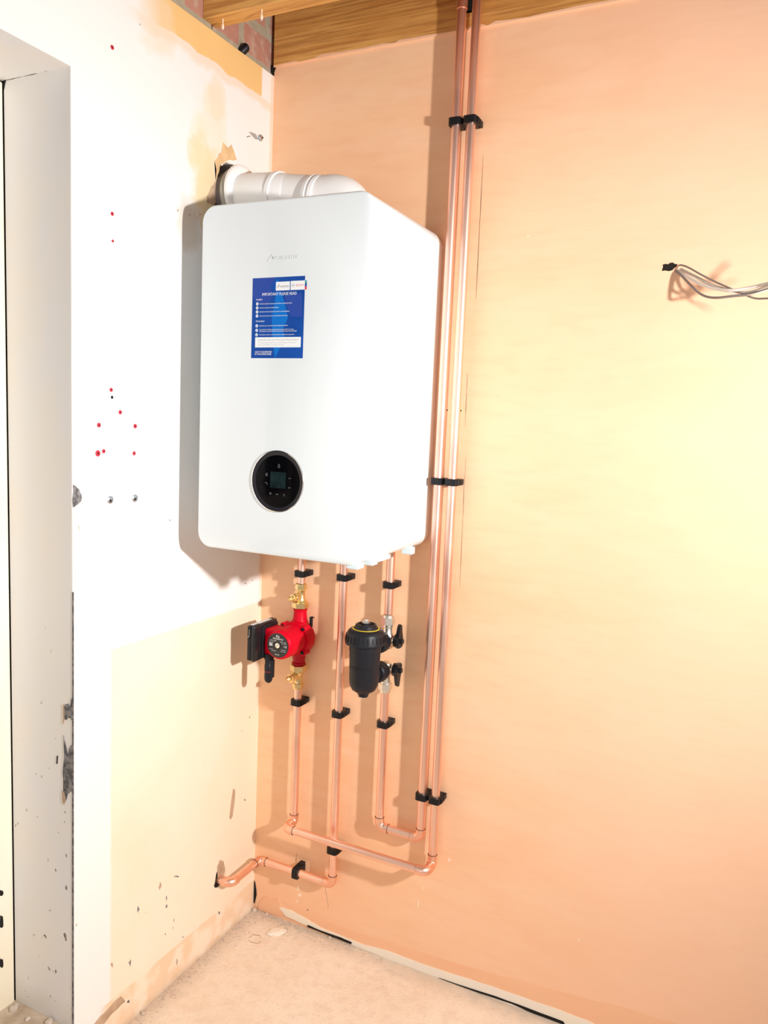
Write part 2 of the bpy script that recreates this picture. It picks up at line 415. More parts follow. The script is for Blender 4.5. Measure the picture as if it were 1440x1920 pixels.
# left wall with flue hole, pipe hole and door opening
FY, FZ = -.18, 2.028
flh = [(-.243, 1.99), (-.240, 2.02), (-.232, 2.05), (-.231, 2.085), (-.222, 2.10), (-.213, 2.098), (-.203, 2.108), (-.188, 2.112), (-.17, 2.113), (-.150, 2.118), (-.125, 2.10), (-.108, 2.06), (-.105, 2.0), (-.13, 1.955), (-.18, 1.945), (-.22, 1.955)]
flh = jag(flh, .0022, 3, 5)
pph = jag([(-.195, .178), (-.186, .168), (-.176, .163), (-.158, .17), (-.148, .19), (-.150, .214), (-.163, .219), (-.172, .221), (-.186, .210)], .002, 3, 8)
outer = [(0, 0), (0, HL), (-3.2, HL), (-3.2, 0), (-1.62, 0), (-1.62, HD), (YD, HD), (YD, 0)]
bm = bmesh.new(); slab(bm, outer, [flh, pph], lambda a, b, d: Vector((-d, a, b)), .12)
WL = struct('wall_left', bm, M_LEFT)
bm = bmesh.new(); prism(bm, [Vector((-.004, a, b)) for a, b in pph], (-.1, 0, 0)); link('pipe_hole_shade', bm, M_VOID, WL, False)  # dark plug just behind the surface, painting the pipe hole's inner shade
bm = bmesh.new(); box(bm, (-.30, -.683, 0), (-.121, .02, HL)); link('masonry', bm, M_VOID, WL, False)
bm = bmesh.new(); box(bm, (-.14, -3.2, HL-.004), (-.012, .06, 2.66)); link('brickwork', bm, M_BRICK, WL, False)
# torn plaster round the flue, small flakes and marks
patch('torn_plaster', M_TORN, [(404, 338), (405, 318), (402, 303), (408, 296), (411, 286), (414, 289), (418, 267), (426, 276), (429, 277), (433, 271), (438, 283), (443, 300), (436, 301), (430, 299), (424, 302), (418, 306), (412, 309), (410, 322)], 0, 0, .0012, WL)
patch('torn_plaster', M_BARE, [(387, 371), (391, 362), (395, 352), (401, 345), (405, 338), (406, 380), (398, 385), (389, 381)], 0, 0, .001, WL, .002, 3, 2)
patch('peeled_paint', M_BARE, [(437, 1478), (441, 1482), (440, 1500), (436, 1530), (432, 1537), (430, 1533), (433, 1505)], 0, 0, .0006, WL)
patch('peeled_paint', M_BARE, [(407, 1626), (412, 1612), (419, 1615), (422, 1630), (420, 1645), (408, 1650)], 0, 0, .0006, WL)
patch('broken_plaster', M_BARE, [(172, 1925), (188, 1905), (206, 1888), (222, 1871), (229, 1871), (234, 1878), (210, 1900), (190, 1925)], 0, 0, .0012, WL, .002, 3, 4)
patch('chipped_corner', M_GREYRUB, [(136.5, 908), (140, 910), (147, 917), (152, 926), (152, 938), (147, 945), (141, 949), (136.5, 952)], 0, 0, .001, WL, .0015, 3, 6)
patch('filler_spot', M_SMEAR, [(147, 982), (155, 980), (158, 990), (156, 999), (148, 998)], 0, 0, .0006, WL, .001, 2, 6)
for i, (u, v, a, b) in enumerate([(312, 1700, 2, 6), (326, 1726, 1.2, 5), (259, 1706, 3, 8), (244, 1806, 3, 9), (300, 1662, 4, 9), (331, 1643, 6, 2.5), (312, 1684, 1.5, 7), (324, 1740, 1.2, 4), (411, 1712, 3, 6), (343, 1757, 4, 1.5), (210, 1809, 3, 8), (240, 1878, 4, 4), (226, 1873, 5, 5), (310, 1752, 2, 4),
                                  (262, 46, 1, 3), (466, 256, 5, 2), (384, 1430, 1, 1), (460, 1094, 2, 1.5), (473, 1088, 2.5, 1.2), (318, 945, 1.5, 2.5), (318, 975, 1.5, 3), (333, 394, 2.5, 4.5), (168, 957, 8, .5), (195, 952, 8, .6), (468, 1345, 1, 3), (453, 1370, 1.2, 2), (459, 1500, 2, 3), (355, 403, 3, 2.2), (364, 403, 1.2, 1.2), (375, 402, 4, 2)]):
    mm = M_TORN if v in (394,) else M_BARE if v in (403, 402) or i % 3 == 1 else M_GREYRUB
    R = random.Random(i); px = [(u+a*math.cos(t*PI/5)*R.uniform(.15, 1.0), v+b*math.sin(t*PI/5)*R.uniform(.15, 1.0)) for t in range(10)]
    patch('scuff', mm, px, 0, 0, .0004, WL)
# cut slot that the crack follows above the skirting band
patch('crack', M_VOID, [(476, 1650), (478.5, 1655), (480.5, 1668), (481, 1678), (477.5, 1694), (474.5, 1690), (476, 1672)], 1, -.001, -.001, WR)

# door lining on the left
D = bpy.data.objects.new('door_1', None); COL.objects.link(D); D['kind'] = 'structure'; D.location = (-.1, YD, 0)
bm = bmesh.new(); box(bm, (-.188, YD-.0002, .06), (-.0015, YD+.02, HD+.002)); link('side_lining', bm, M_REVEAL, D, False)
bm = bmesh.new(); box(bm, (-.30, -1.625, HD-.0006), (-.0005, YD+.0005, HD+.02)); link('head_lining', bm, M_REVEAL, D, False)
bm = bmesh.new(); box(bm, (-.27, -1.62, .088), (-.194, YD+.0, HD+.01)); link('dark_gap', bm, M_VOID, D, False)
bm = bmesh.new(); box(bm, (-.25, -.79, .09), (-.1895, YD-.0016, HD-.004), .003); link('frame_stile', bm, M_CREAM, D, False)
bm = bmesh.new(); box(bm, (-.245, -1.52, .10), (-.200, -.795, HD-.05), .003)
box(bm, (-.203, -.90, .11), (-.192, -.80, HD-.06), .004); box(bm, (-.203, -1.50, .11), (-.192, -1.40, HD-.06), .004)
box(bm, (-.203, -1.40, 1.0), (-.192, -.90, 1.16), .004); box(bm, (-.203, -1.40, .11), (-.192, -.90, .32), .004)
link('door_panel', bm, M_CREAM, D, False)
for k, (v0, v1) in enumerate(((1668, 1680), (1716, 1740), (1796, 1815))):
    patch('chipped_paint', M_VOID, [(0, v0), (5, v0+2), (6, v1-4), (3, v1), (-3, v1-2)], 0, -.190, .0008, D, .0015, 2, k)
bm = bmesh.new(); box(bm, (-.30, -1.63, 0), (-.004, YD+.002, .104), .004); link('threshold', bm, M_SILL, D, False)
patch('peeled_paint', M_GREYRUB, [(122, 1320), (128, 1319), (131, 1326), (134, 1312), (137, 1306), (137, 1352), (134, 1349), (133, 1342), (128, 1346), (124, 1350), (121, 1345)], 1, YD, -.0012, D, .0015, 2, 1)
patch('peeled_paint', M_GREYRUB, [(120, 1378), (123, 1392), (127, 1416), (130, 1404), (134, 1397), (137, 1396), (137, 1487), (133, 1483), (128, 1488), (122, 1505), (119, 1500), (121, 1475), (118, 1450), (121, 1420)], 1, YD, -.0012, D, .0015, 2, 2)
patch('peeled_paint', M_BARE, [(117, 1483), (121, 1484), (124, 1498), (121, 1509), (118, 1503)], 1, YD, -.0014, D)
patch('peeled_paint', M_BARE, [(119, 1320), (122, 1330), (121, 1358), (119, 1354)], 1, YD, -.0014, D)
patch('scratch', M_VOID, [(107, 1417), (109, 1417), (108, 1432), (106, 1432)], 1, YD, -.0010, D)
patch('edge_gap', M_GREYRUB, [(136.2, 1110), (138.6, 1110), (138.6, 1922), (135.6, 1922), (135.6, 1600)], 1, YD, -.0010, D)
pts = [(10, 148), (22, 146), (33, 143), (45, 140), (58, 138), (70, 135), (84, 131.5), (96, 128.5), (108, 125.5)]
for k in range(len(pts)-1):
    if k == 5: continue
    a, b = pts[k], pts[k+1]; patch('crack', M_VOID, [(a[0], a[1]+1.8), (b[0]-1, b[1]+1.8), (b[0]-1, b[1]+3.0), (a[0], a[1]+3.2)], 1, YD, -.0008, D)

patch('corner_gap', M_VOID, [(7, 148), (12, 149), (9, 158), (8, 168), (6.5, 160)], 1, YD, -.0012, D)
patch('corner_gap', M_VOID, [(500, 124), (512, 122), (518, 126), (514, 134), (512, 141), (508, 134)], 1, .0, -.0006, WR)
# ceiling boards above the joists
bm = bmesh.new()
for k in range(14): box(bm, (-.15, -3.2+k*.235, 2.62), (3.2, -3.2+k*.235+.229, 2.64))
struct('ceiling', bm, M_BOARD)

# pink wall marks
def wline(u0, v0, u1, v1, w0, m=M_VOID, name='hairline_crack', n=6, seed=0, j=.6):
    R = random.Random(seed); L = [(u0+(u1-u0)*k/n+R.uniform(-j, j), v0+(v1-v0)*k/n) for k in range(n+1)]
    patch(name, m, [(a-w0, b) for a, b in L]+[(a+w0, b) for a, b in L[::-1]], 1, 0, -.0003, WR)
wline(906, 290, 893, 560, .35, M_BARE, n=9, seed=1); wline(873, 860, 862, 1100, .4, M_BARE, n=9, seed=2); wline(877, 700, 872, 800, .35, M_BARE, seed=4)
wline(607, 1650, 616, 1705, .4, M_BARE, seed=5, j=1); wline(556, 1600, 555, 1618, .4, M_BARE, seed=6)
for u, v, a, b, m in ((864, 770, 1.8, 1.6, M_VOID), (838.5, 769, 1.2, 1.6, M_VOID), (842, 1612, 1.8, 4, M_SMEAR), (784, 1694, 1, 9, M_SMEAR), (792, 1666, .8, 4, M_SMEAR), (990, 443, 2.5, 1.5, M_SMEAR), (1085, 1762, 1.2, 2.5, M_SMEAR), (577, 1706, 1.2, 1, M_VOID), (738, 1788, .8, 1, M_VOID), (559, 1665, 2, 5, M_SMEAR), (562, 1678, 3, 3, M_SMEAR), (557, 1690, 1.2, 3, M_SMEAR), (469, 1360, .8, 3, M_VOID)):
    px = [(u+a*math.cos(t*PI/4), v+b*math.sin(t*PI/4)) for t in range(8)]
    patch('chip', m, px, 1, 0, -.0004, WR)
patch('trowelled_band', M_DPINK, [(530, 1690), (640, 1738), (760, 1778), (900, 1818), (1040, 1856), (1180, 1892), (1300, 1930), (1130, 1930), (1030, 1888), (850, 1828), (680, 1772), (575, 1724)], 1, 0, -.0006, WR, .002, 4, 12)
# pale strip left along the floor where a skirting was fixed
patch('skirting_residue', M_STRIP, [(524, 1700), (545, 1706), (575, 1722), (600, 1738), (635, 1752), (680, 1770), (733, 1784), (790, 1806), (850, 1826), (900, 1842), (960, 1862), (1030, 1886), (1100, 1912), (1140, 1930), (1086, 1930), (1054, 1917), (940, 1878), (830, 1837), (733, 1799), (640, 1762), (577, 1735), (536, 1717)], 1, 0, -.003, WR, .0012, 3, 3)
patch('corner_patch', M_DPINK, [(487, 1690), (497, 1680), (512, 1686), (522, 1684), (528, 1698), (534, 1716), (520, 1716), (500, 1710), (484, 1705)], 1, 0, -.002, WR, .001, 2, 3)
for P in ([(577, 1734), (600, 1744), (640, 1758), (660, 1767), (658, 1770), (620, 1755), (577, 1738)], [(822, 1833), (870, 1849), (930, 1868), (990, 1890), (1056, 1915), (1060, 1922), (1000, 1900), (960, 1882), (900, 1862), (840, 1841)]):
    patch('floor_gap', M_VOID, P, 1, -.0031, -.0010, WR, .0005, 3, 3)

# ------------------------------------------------------------------ timber joists
t = thing('ceiling_joist', 'rough sawn timber joist lying along the top of the pink plastered wall', 'joist', (1.5, .02, HR))
nx = at(886, 20, 1, 0).x
bm = bmesh.new()
box(bm, (-.0, -.004, HR+.0), (nx-.03, .05, 2.62)); box(bm, (nx+.022, -.004, HR+.0), (3.15, .05, 2.62)); box(bm, (nx-.03, .02, HR+.0), (nx+.022, .05, 2.62)); box(bm, (nx-.03, -.004, HR), (nx+.022, .05, 2.452))
link('beam', bm, M_WOOD, t, False)
bm = bmesh.new(); box(bm, (nx-.0295, .012, 2.452), (nx+.0215, .0198, 2.60)); link('notch', bm, M_VOID, t, False)
# rough plaster edge along its underside
R = random.Random(3); top = []; x = .0
while x < 1.6: top.append((x, HR+R.uniform(-.001, .007))); x += R.uniform(.012, .05)
bm = bmesh.new(); prism(bm, [Vector((0, -.0025, HR-.002))]+[Vector((a, -.0047, b)) for a, b in top]+[Vector((1.6, -.0025, HR-.002))], (0, .006, 0))
link('plaster_lip', bm, M_PINK, t, False)
t = thing('ceiling_joist', 'timber joist with orange underside crossing above the left wall, white pins hanging', 'joist', (1.5, -.255, 2.41))
bm = bmesh.new(); box(bm, (-.012, -.282, 2.412), (3.15, -.232, 2.62), .0015); link('beam', bm, M_WOOD, t, False)
for u, v in ((418, 36), (491, 18)):
    q = at(u, v, 2, 2.412)
    bm = bmesh.new(); lathe(bm, q, (0, 0, -1), [(-.004, .0018), (.010, .0014), (.013, .003), (.019, .0032), (.024, .0005)], 8); link('pin', bm, M_SMEAR, t)
# black cable end and mortar on the brick ledge
q = at(452, 92, 0, -.01)
bm = bmesh.new(); tube(bm, [q+Vector((-.005, .0, -.012)), q+Vector((.004, 0, -.005)), q+Vector((.010, .005, .004)), q+Vector((.004, .012, .006))], .011, 12)
tag(link('cable_stub', bm, M_BLACK), 'black stub poking over the top edge of the left wall', 'cable')

# ------------------------------------------------------------------ boiler
BX, BZ, BW, BH, BF, BB = .0759, 1.1710, .44, .781, -.3829, -.022
B = thing('wall_boiler', 'white wall-hung boiler with round black control display', 'boiler', (BX+BW/2, 0, BZ))
def casing():
    bm = bmesh.new(); rings = []
    for y, ins in ((BF, .006), (BF+.0012, .0028), (BF+.004, .0008), (BF+.008, 0), (BB, 0)):
        rings.append([bm.verts.new((x, y, z)) for x, z in rrect(BX+ins, BZ+ins, BX+BW-ins, BZ+BH-ins, .036-ins*.6, 10)])
    for a, b in zip(rings, rings[1:]):
        for k in range(len(a)): bm.faces.new((a[k], a[(k+1) % len(a)], b[(k+1) % len(a)], b[k]))
    bm.faces.new(rings[0]); bm.faces.new(rings[-1][::-1]); return bm
link('casing', casing(), M_CASE, B, True, 50)
bm = bmesh.new()
prism(bm, [Vector((x, BB, z)) for x, z in rrect(BX+.0015, BZ+.003, BX+BW-.0015, BZ+BH-.003, .034, 8)], (0, -BB-.0005, 0)); link('rear_frame', bm, M_FRAME, B, True, 50)
# slim tray under the casing
bm = bmesh.new(); box(bm, (BX+.05, BF+.03, BZ-.003), (BX+BW-.04, BB-.02, BZ+.004)); link('bottom_tray', bm, M_LUG, B, False)
for y0, y1, h in ((-.372, -.340, .008), (-.300, -.272, .010), (-.268, -.205, .006), (-.085, -.062, .014)):
    bm = bmesh.new(); box(bm, (BX+BW-.040, y0, BZ-h), (BX+BW-.012, y1, BZ+.004), .002); link('fixing_lug', bm, M_LUG, B, False)
# round display
dc = Vector((BX+.2247, BF, BZ+.1702)); R0 = .0685
d = bpy.data.objects.new('control_display', None); COL.objects.link(d); d.parent = B; d.location = dc-B.location
def ring(y0, prof, m, name, par):
    bm = bmesh.new(); lathe(bm, (dc.x, y0, dc.z), (0, -1, 0), prof, 64); return link(name, bm, m, par, True, 25)
def annulus(y0, prof, m, name, par):
    bm = bmesh.new(); seg = 64; rings = []
    for h, r in prof:
        rings.append([bm.verts.new((dc.x+r*math.cos(2*PI*k/seg), y0-h, dc.z+r*math.sin(2*PI*k/seg))) for k in range(seg)])
    for i in range(len(rings)):
        a, b = rings[i], rings[(i+1) % len(rings)]
        for k in range(seg): bm.faces.new((a[k], a[(k+1) % seg], b[(k+1) % seg], b[k]))
    return link(name, bm, m, par, True, 25)
annulus(BF, [(0, R0+.0015), (.0028, R0+.0006), (.003, R0-.0012), (0, R0-.0015)], M_CHROME, 'bezel_ring', d)
annulus(BF, [(0, R0-.0015), (.0024, R0-.0018), (.0010, R0-.0098), (0, R0-.0098)], M_BEZ, 'inner_bezel', d)
ring(BF, [(0, R0-.0095), (.0009, R0-.0095), (.0010, R0-.0100)], M_BLACKG, 'glass', d)
gy = BF-.0010
bm = bmesh.new(); box(bm, (dc.x-.019, gy-.0002, dc.z-.015), (dc.x+.022, gy, dc.z+.021)); link('screen', bm, M_SCREEN, d, False)
bm = bmesh.new(); Y = gy-.0002
def seg2(bm, a, b, w, y=Y):
    a = Vector((a[0], y, a[1])); b = Vector((b[0], y, b[1])); n = (b-a).normalized().cross(Vector((0, 1, 0)))*w/2
    prism(bm, [a-n, b-n, b+n, a+n], (0, -.0001, 0))
def poly(bm, cx, cz, pts, w):
    for p, q in zip(pts, pts[1:]): seg2(bm, (cx+p[0], cz+p[1]), (cx+q[0], cz+q[1]), w)
X, Z = dc.x, dc.z
poly(bm, X+.003, Z+.034, [(0, .005), (-.0025, 0), (-.0015, -.003), (.0015, -.003), (.0025, 0), (0, .005)], .0006)
link('touch_icon', bm, M_ICON, d, False); bm = bmesh.new()
for k in range(3): seg2(bm, (X-.031, Z+.016-k*.0025), (X-.026, Z+.016-k*.0025), .0006)
seg2(bm, (X-.031, Z+.016), (X-.031, Z+.010), .0006)
link('touch_icon', bm, M_ICON, d, False); bm = bmesh.new()
poly(bm, X-.030, Z-.007, [(-.003, .002), (.001, .0025), (.003, -.001), (.003, -.003)], .0007)
link('touch_icon', bm, M_ICON, d, False); bm = bmesh.new()
poly(bm, X+.032, Z+.009, [(-.0025, -.001), (0, .001), (.0025, -.001)], .0006)
link('touch_icon', bm, M_ICON, d, False); bm = bmesh.new()
poly(bm, X+.032, Z-.012, [(-.0025, .001), (0, -.001), (.0025, .001)], .0006)
link('touch_icon', bm, M_ICON, d, False); bm = bmesh.new()
for k in range(3): seg2(bm, (X-.020, Z-.0265-k*.0018), (X-.0155, Z-.0265-k*.0018), .0006)
link('touch_icon', bm, M_ICON, d, False); bm = bmesh.new()
for k in (-.0015, .0015): seg2(bm, (X+k-.001, Z-.029), (X+k+.001, Z-.029), .0014)
link('touch_icon', bm, M_ICON, d, False); bm = bmesh.new()
poly(bm, X+.018, Z-.030, [(-.002, .002), (.001, .002), (.002, 0), (.001, -.002)], .0006)
link('touch_icon', bm, M_ICON, d, False)
# raised maker's name
bm = bmesh.new(); lx = BX+.196; lz = BZ+.6555
text_bm(bm, 'WORCESTER', lx, lz-.0035, .0105, BF, .0006, .066)
prism(bm, [Vector((BX+.180, BF, lz-.006)), Vector((BX+.183, BF, lz-.006)), Vector((BX+.1955, BF, lz+.010)), Vector((BX+.199, BF, lz-.002)), Vector((BX+.1965, BF, lz-.002)), Vector((BX+.1945, BF, lz+.0055)), Vector((BX+.1855, BF, lz-.006))], (0, -.0006, 0))
link('raised_lettering', bm, M_EMB, B, False)

# instruction sticker
lab = bpy.data.objects.new('instruction_sticker', None); COL.objects.link(lab); lab.parent = B
LX0, LX1, LZ0, LZ1 = BX+.1452, BX+.2808, BZ+.4412, BZ+.6150
lab.location = Vector((LX0, BF, LZ0))-B.location
lab['label'] = 'blue printed instruction sticker'
LW, LH = LX1-LX0, LZ1-LZ0
def lp(a, b): return (LX0+LW*a, LZ1-LH*b)
def lpoly(bm, pts, y, th=.0001): prism(bm, [Vector((lp(a, b)[0], y, lp(a, b)[1])) for a, b in pts], (0, -th, 0))
def lrect(bm, a0, b0, a1, b1, y): lpoly(bm, [(a0, b0), (a1, b0), (a1, b1), (a0, b1)], y)
y0 = BF
bm = bmesh.new(); lrect(bm, 0, 0, 1, 1, y0-.0001); link('backing', bm, M_BLUE, lab, False)
y1 = y0-.0002
bm = bmesh.new(); lpoly(bm, [(.46, .18), (.56, .18), (.60, .26), (.70, .50), (.60, .66), (.66, .75), (.52, .93), (.47, 1.0), (.42, .80), (.40, .66), (.39, .5), (.44, .3)], y1); lpoly(bm, [(.46, .03), (.49, .03), (.58, .16), (.43, .16)], y1); link('light_shape', bm, M_BLUE2, lab, False)
bm = bmesh.new(); lpoly(bm, [(.0, .0), (.44, .0), (.35, .12), (.40, .22), (.30, .36), (.06, .30), (0, .20)], y1); lpoly(bm, [(.62, .22), (.95, .2), (.97, .5), (.74, .48)], y1); link('violet_shape', bm, M_BLUE3, lab, False)
y2 = y1-.0001
bm = bmesh.new(); lrect(bm, .455, .058, .72, .165, y2); link('white_panel', bm, M_PAPER, lab, False)
bm = bmesh.new(); lrect(bm, .735, .055, 1.0, .165, y2); link('white_panel', bm, M_PAPER, lab, False)
bm = bmesh.new(); lrect(bm, .075, .738, .955, .865, y2); link('white_panel', bm, M_PAPER, lab, False)
bm = bmesh.new(); lrect(bm, 1.0, .055, 1.035, .09, y2); link('colour_tab', bm, M_TEAL, lab, False)
bm = bmesh.new(); lrect(bm, 1.0, .09, 1.035, .13, y2); link('colour_tab', bm, M_BLUE3, lab, False)
bm = bmesh.new(); lrect(bm, 1.0, .13, 1.035, .165, y2); link('colour_tab', bm, M_TXTR, lab, False)
yt = y2-.0001
bm = bmesh.new()
def lt(s, a, b, h, w): x_, z_ = lp(a, b); text_bm(bm, s, x_, z_, h*LH*1.38, yt, .00005, w*LW)
lt('IMPORTANT PLEASE READ', .19, .222, .036, .66)
lt('Installer', .08, .276, .022, .12)
lt('Read the technical manual provided before installing the boiler', .15, .327, .014, .62)
lt('Flush the system and add inhibitor', .15, .377, .014, .37)
lt('Benchmark must be completed in order to avoid invalidating', .15, .426, .014, .57)
lt('Show the homeowner how to use the boiler and controls', .15, .478, .014, .54)
lt('Homeowner', .08, .545, .022, .17)
lt('Read the user instructions before lighting the boiler', .15, .600, .014, .55)
lt('Your boiler should be maintained and serviced. If you choose', .15, .648, .014, .67)
lt('self-registration, you will need to return the details to get a warranty length', .15, .669, .014, .72)
lt('Your boiler must be serviced annually to validate your guarantee', .15, .712, .014, .68)
lt('ONLY TO BE REMOVED', .075, .932, .022, .33); lt('BY THE HOMEOWNER', .075, .960, .022, .32)
for b in (.320, .370, .420, .470, .594, .650, .706):
    x_, z_ = lp(.10, b); lathe(bm, (x_, y2, z_), (0, -1, 0), [(0, .0034), (.0001, .0034)], 16)
link('white_text', bm, M_PAPER, lab, False)
bm = bmesh.new()
for i, b in enumerate((.320, .370, .420, .470, .594, .650, .706)):
    x_, z_ = lp(.10, b)
    if i % 2: seg2(bm, (x_-.0014, z_), (x_+.0014, z_), .0014, y2-.00015)
    else: poly_pts = [(x_-.0013, z_-.001), (x_+.0013, z_-.001)]; seg2(bm, *poly_pts, .0007, y2-.00015); seg2(bm, (x_, z_-.001), (x_, z_+.0015), .0009, y2-.00015)
link('icon_marks', bm, M_BLUE, lab, False)
bm = bmesh.new(); lt('WORCESTER', .535, .128, .022, .165); seg2(bm, lp(.485, .128), lp(.525, .095), .0012, yt); link('dark_text', bm, M_TXTD, lab, False)
bm = bmesh.new(); lt('BOSCH', .83, .122, .026, .145); link('red_text', bm, M_TXTR, lab, False)
bm = bmesh.new()
x_, z_ = lp(.782, .110)
for k in range(16):
    a, b = 2*PI*k/16, 2*PI*(k+1)/16; seg2(bm, (x_+.0030*math.cos(a), z_+.0030*math.sin(a)), (x_+.0030*math.cos(b), z_+.0030*math.sin(b)), .0006, yt)
seg2(bm, (x_-.0009, z_-.0017), (x_-.0009, z_+.0017), .0006, yt); seg2(bm, (x_+.0009, z_-.0017), (x_+.0009, z_+.0017), .0006, yt); seg2(bm, (x_-.0009, z_), (x_+.0009, z_), .0006, yt)
link('grey_emblem', bm, M_TXTG, lab, False); bm = bmesh.new()
lt('Need help with your Worcester Bosch product?', .13, .780, .024, .78)
lt('Our help and support team is here. Visit our website or find out more', .13, .812, .014, .74)
lt('at your convenience or contact us today', .13, .838, .014, .50)
link('grey_text', bm, M_TXTG, lab, False)

# ------------------------------------------------------------------ flue
F = thing('flue_pipe', 'white plastic flue running from boiler top into the left wall', 'flue', (.2, -.19, BZ+BH))
A0 = Vector((-.10, -.182, 2.030)); A1 = Vector((.145, -.187, 2.022)); A2 = Vector((.275, -.194, 2.003)); 
ax = (A1-A0).normalized()
def seg_on(a, b, t): return a+(b-a)*t
bm = bmesh.new(); P0 = Vector((.0, -.182, 2.03)); lathe(bm, P0+Vector((-.06, 0, 0)), (1, 0, 0), [(0, .060), (.080, .060), (.081, .056)], 40); link('wall_sleeve', bm, M_FLUEG, F)
bm = bmesh.new(); lathe(bm, P0+Vector((.016, .001, .001)), (1, 0, 0), [(0, .063), (.004, .066), (.012, .066), (.018, .062)], 48); link('rubber_seal', bm, M_RINGG, F)
bm = bmesh.new(); lathe(bm, P0+Vector((.032, .004, .003)), (1, 0, 0), [(0, .068), (.002, .072), (.009, .071), (.014, .066), (.016, .058)], 56); link('wall_collar', bm, M_FLUE, F)
bm = bmesh.new(); tube(bm, [P0+Vector((.038, 0, 0)), P0+Vector((.043, 0, 0)), Vector((.06, -.1835, 2.0275)), Vector((.13, -.186, 2.0225)), A1], [.050, .0515, .053, .0535, .0525], 40); link('first_pipe_section', bm, M_FLUE, F)
bm = bmesh.new(); lathe(bm, A1+Vector((.001, 0, 0)), (A2-A1), [(0, .0520), (.001, .0548), (.012, .0548), (.014, .0515), (.034, .0505), (.045, .0475)], 40); link('socket_collar', bm, M_FLUE, F)
bm = bmesh.new(); lathe(bm, A1+Vector((.02, 0, 0)), (A2-A1), [(0, .0475), (.10, .0470)], 40); link('second_pipe_section', bm, M_FLUE, F)
bm = bmesh.new(); lathe(bm, A2-Vector((.022, 0, 0)), (A2-A1), [(0, .0480), (.001, .0530), (.010, .0545), (.013, .0515), (.018, .0515), (.020, .0545), (.028, .0530), (.029, .049)], 40); link('socket_collar', bm, M_FLUE, F)
bm = bmesh.new()
arc = [A2+Vector((.0, 0, 0)), A2+Vector((.032, 0, -.001))]
Rr = .060; cx, cz = A2.x+.032, A2.z-.001-Rr
for k in range(1, 13):
    a = math.radians(90-90*k/12); arc.append(Vector((cx+Rr*math.cos(a), A2.y, cz+Rr*math.sin(a))))
arc.append(Vector((cx+Rr, A2.y, BZ+BH-.003)))
arc = [p for p in arc if p.z > BZ+BH-.004]
tube(bm, arc, .0500, 40); link('elbow', bm, M_FLUE, F)
bm = bmesh.new(); lathe(bm, (cx+Rr-.006, A2.y, BZ+BH-.001), (0, 0, 1), [(0, .060), (.010, .060), (.013, .056)], 40); link('boiler_adaptor', bm, M_FLUE, F)

# ------------------------------------------------------------------ copper pipework
PR = .0111; PY = -.034
XA, XB, XC, XD, XE = .1546, .2870, .4249, .5457, .5829
def elbow(parent, P, d1, d2, R=.017, ext=.027, m=M_CU2):
    """P corner, d1 direction of travel in, d2 out"""
    P = Vector(P); d1 = Vector(d1); d2 = Vector(d2)
    c = P-d1*R+d2*R; pts = [P-d1*ext]
    for k in range(9):
        a = PI/2*k/8; pts.append(c-d2*R*math.cos(a)+d1*R*math.sin(a))
    pts.append(P+d2*ext)
    rs = [.0131]+[.0131]*9+[.0131]
    bm = bmesh.new(); tube(bm, pts, rs, 24); o = link('elbow', bm, m, parent)
    for e, dd in ((pts[0], d1), (pts[-1], d2)):
        bm = bmesh.new(); s = -1 if e is pts[0] else 1
        lathe(bm, e+dd*s*.0001, dd*s, [(0, .0129), (.0009, .0120), (.001, .0112)], 24); link('solder_joint', bm, M_SEAM, parent)
def pipe(parent, a, b, r=PR, name='pipe_section'):
    bm = bmesh.new(); a = Vector(a); b = Vector(b); n = 6
    tube(bm, [a+(b-a)*k/n for k in range(n+1)], r, 28); return link(name, bm, M_CU, parent)

def cu(label, loc): return thing('copper_pipe', label, 'pipe', loc, None)
UZ = 1.165
t = cu('short copper pipe from boiler bottom down to upper brass valve of red pump', (XA, PY, UZ)); pipe(t, (XA, PY, UZ+.02), (XA, PY, 1.030))
t = cu('middle copper pipe dropping from boiler, bending left along floor level into left wall', (XB, PY, .2))
ZB = .186; XW = .040; YH = -.172
pipe(t, (XB, PY, UZ+.02), (XB, PY, ZB+.02)); elbow(t, (XB, PY, ZB), (0, 0, -1), (-1, 0, 0))
pipe(t, (XB-.02, PY, ZB), (XW+.02, PY, ZB)); elbow(t, (XW, PY, ZB), (-1, 0, 0), (0, -1, 0), ext=.024)
pipe(t, (XW, PY-.02, ZB), (XW, YH+.02, ZB)); elbow(t, (XW, YH, ZB), (0, -1, 0), (-1, 0, 0), ext=.024)
pipe(t, (XW-.02, YH, ZB), (-.08, YH, ZB))
t = cu('short copper pipe from boiler bottom down to top valve of black filter', (XC, PY, UZ)); pipe(t, (XC, PY, UZ+.02), (XC, PY, .985))
ZT = 2.66
t = cu('left pipe of tall pair, rising from under black filter to the joist', (XD, PY, .4))
ZC = .397
pipe(t, (XC, PY, .79), (XC, PY, ZC+.02)); elbow(t, (XC, PY, ZC), (0, 0, -1), (1, 0, 0)); pipe(t, (XC+.02, PY, ZC), (XD-.02, PY, ZC)); elbow(t, (XD, PY, ZC), (1, 0, 0), (0, 0, 1))
pipe(t, (XD, PY, ZC+.02), (XD, PY, ZT))
bm = bmesh.new(); lathe(bm, (XD, PY, 2.447), (0, 0, 1), [(0, .0115), (.0005, .0131), (.05, .0131), (.0505, .0115)], 24); link('coupling', bm, M_CU2, t)
t = cu('right pipe of tall pair, running from red pump across to the joist', (XE, PY, .34))
ZR = .336; YR = -.076
pipe(t, (XA, PY, .760), (XA, PY, ZR+.02)); elbow(t, (XA, PY, ZR), (0, 0, -1), (0, -1, 0), R=.015, ext=.023); elbow(t, (XA, YR, ZR), (0, -1, 0), (1, 0, 0), R=.015, ext=.026)
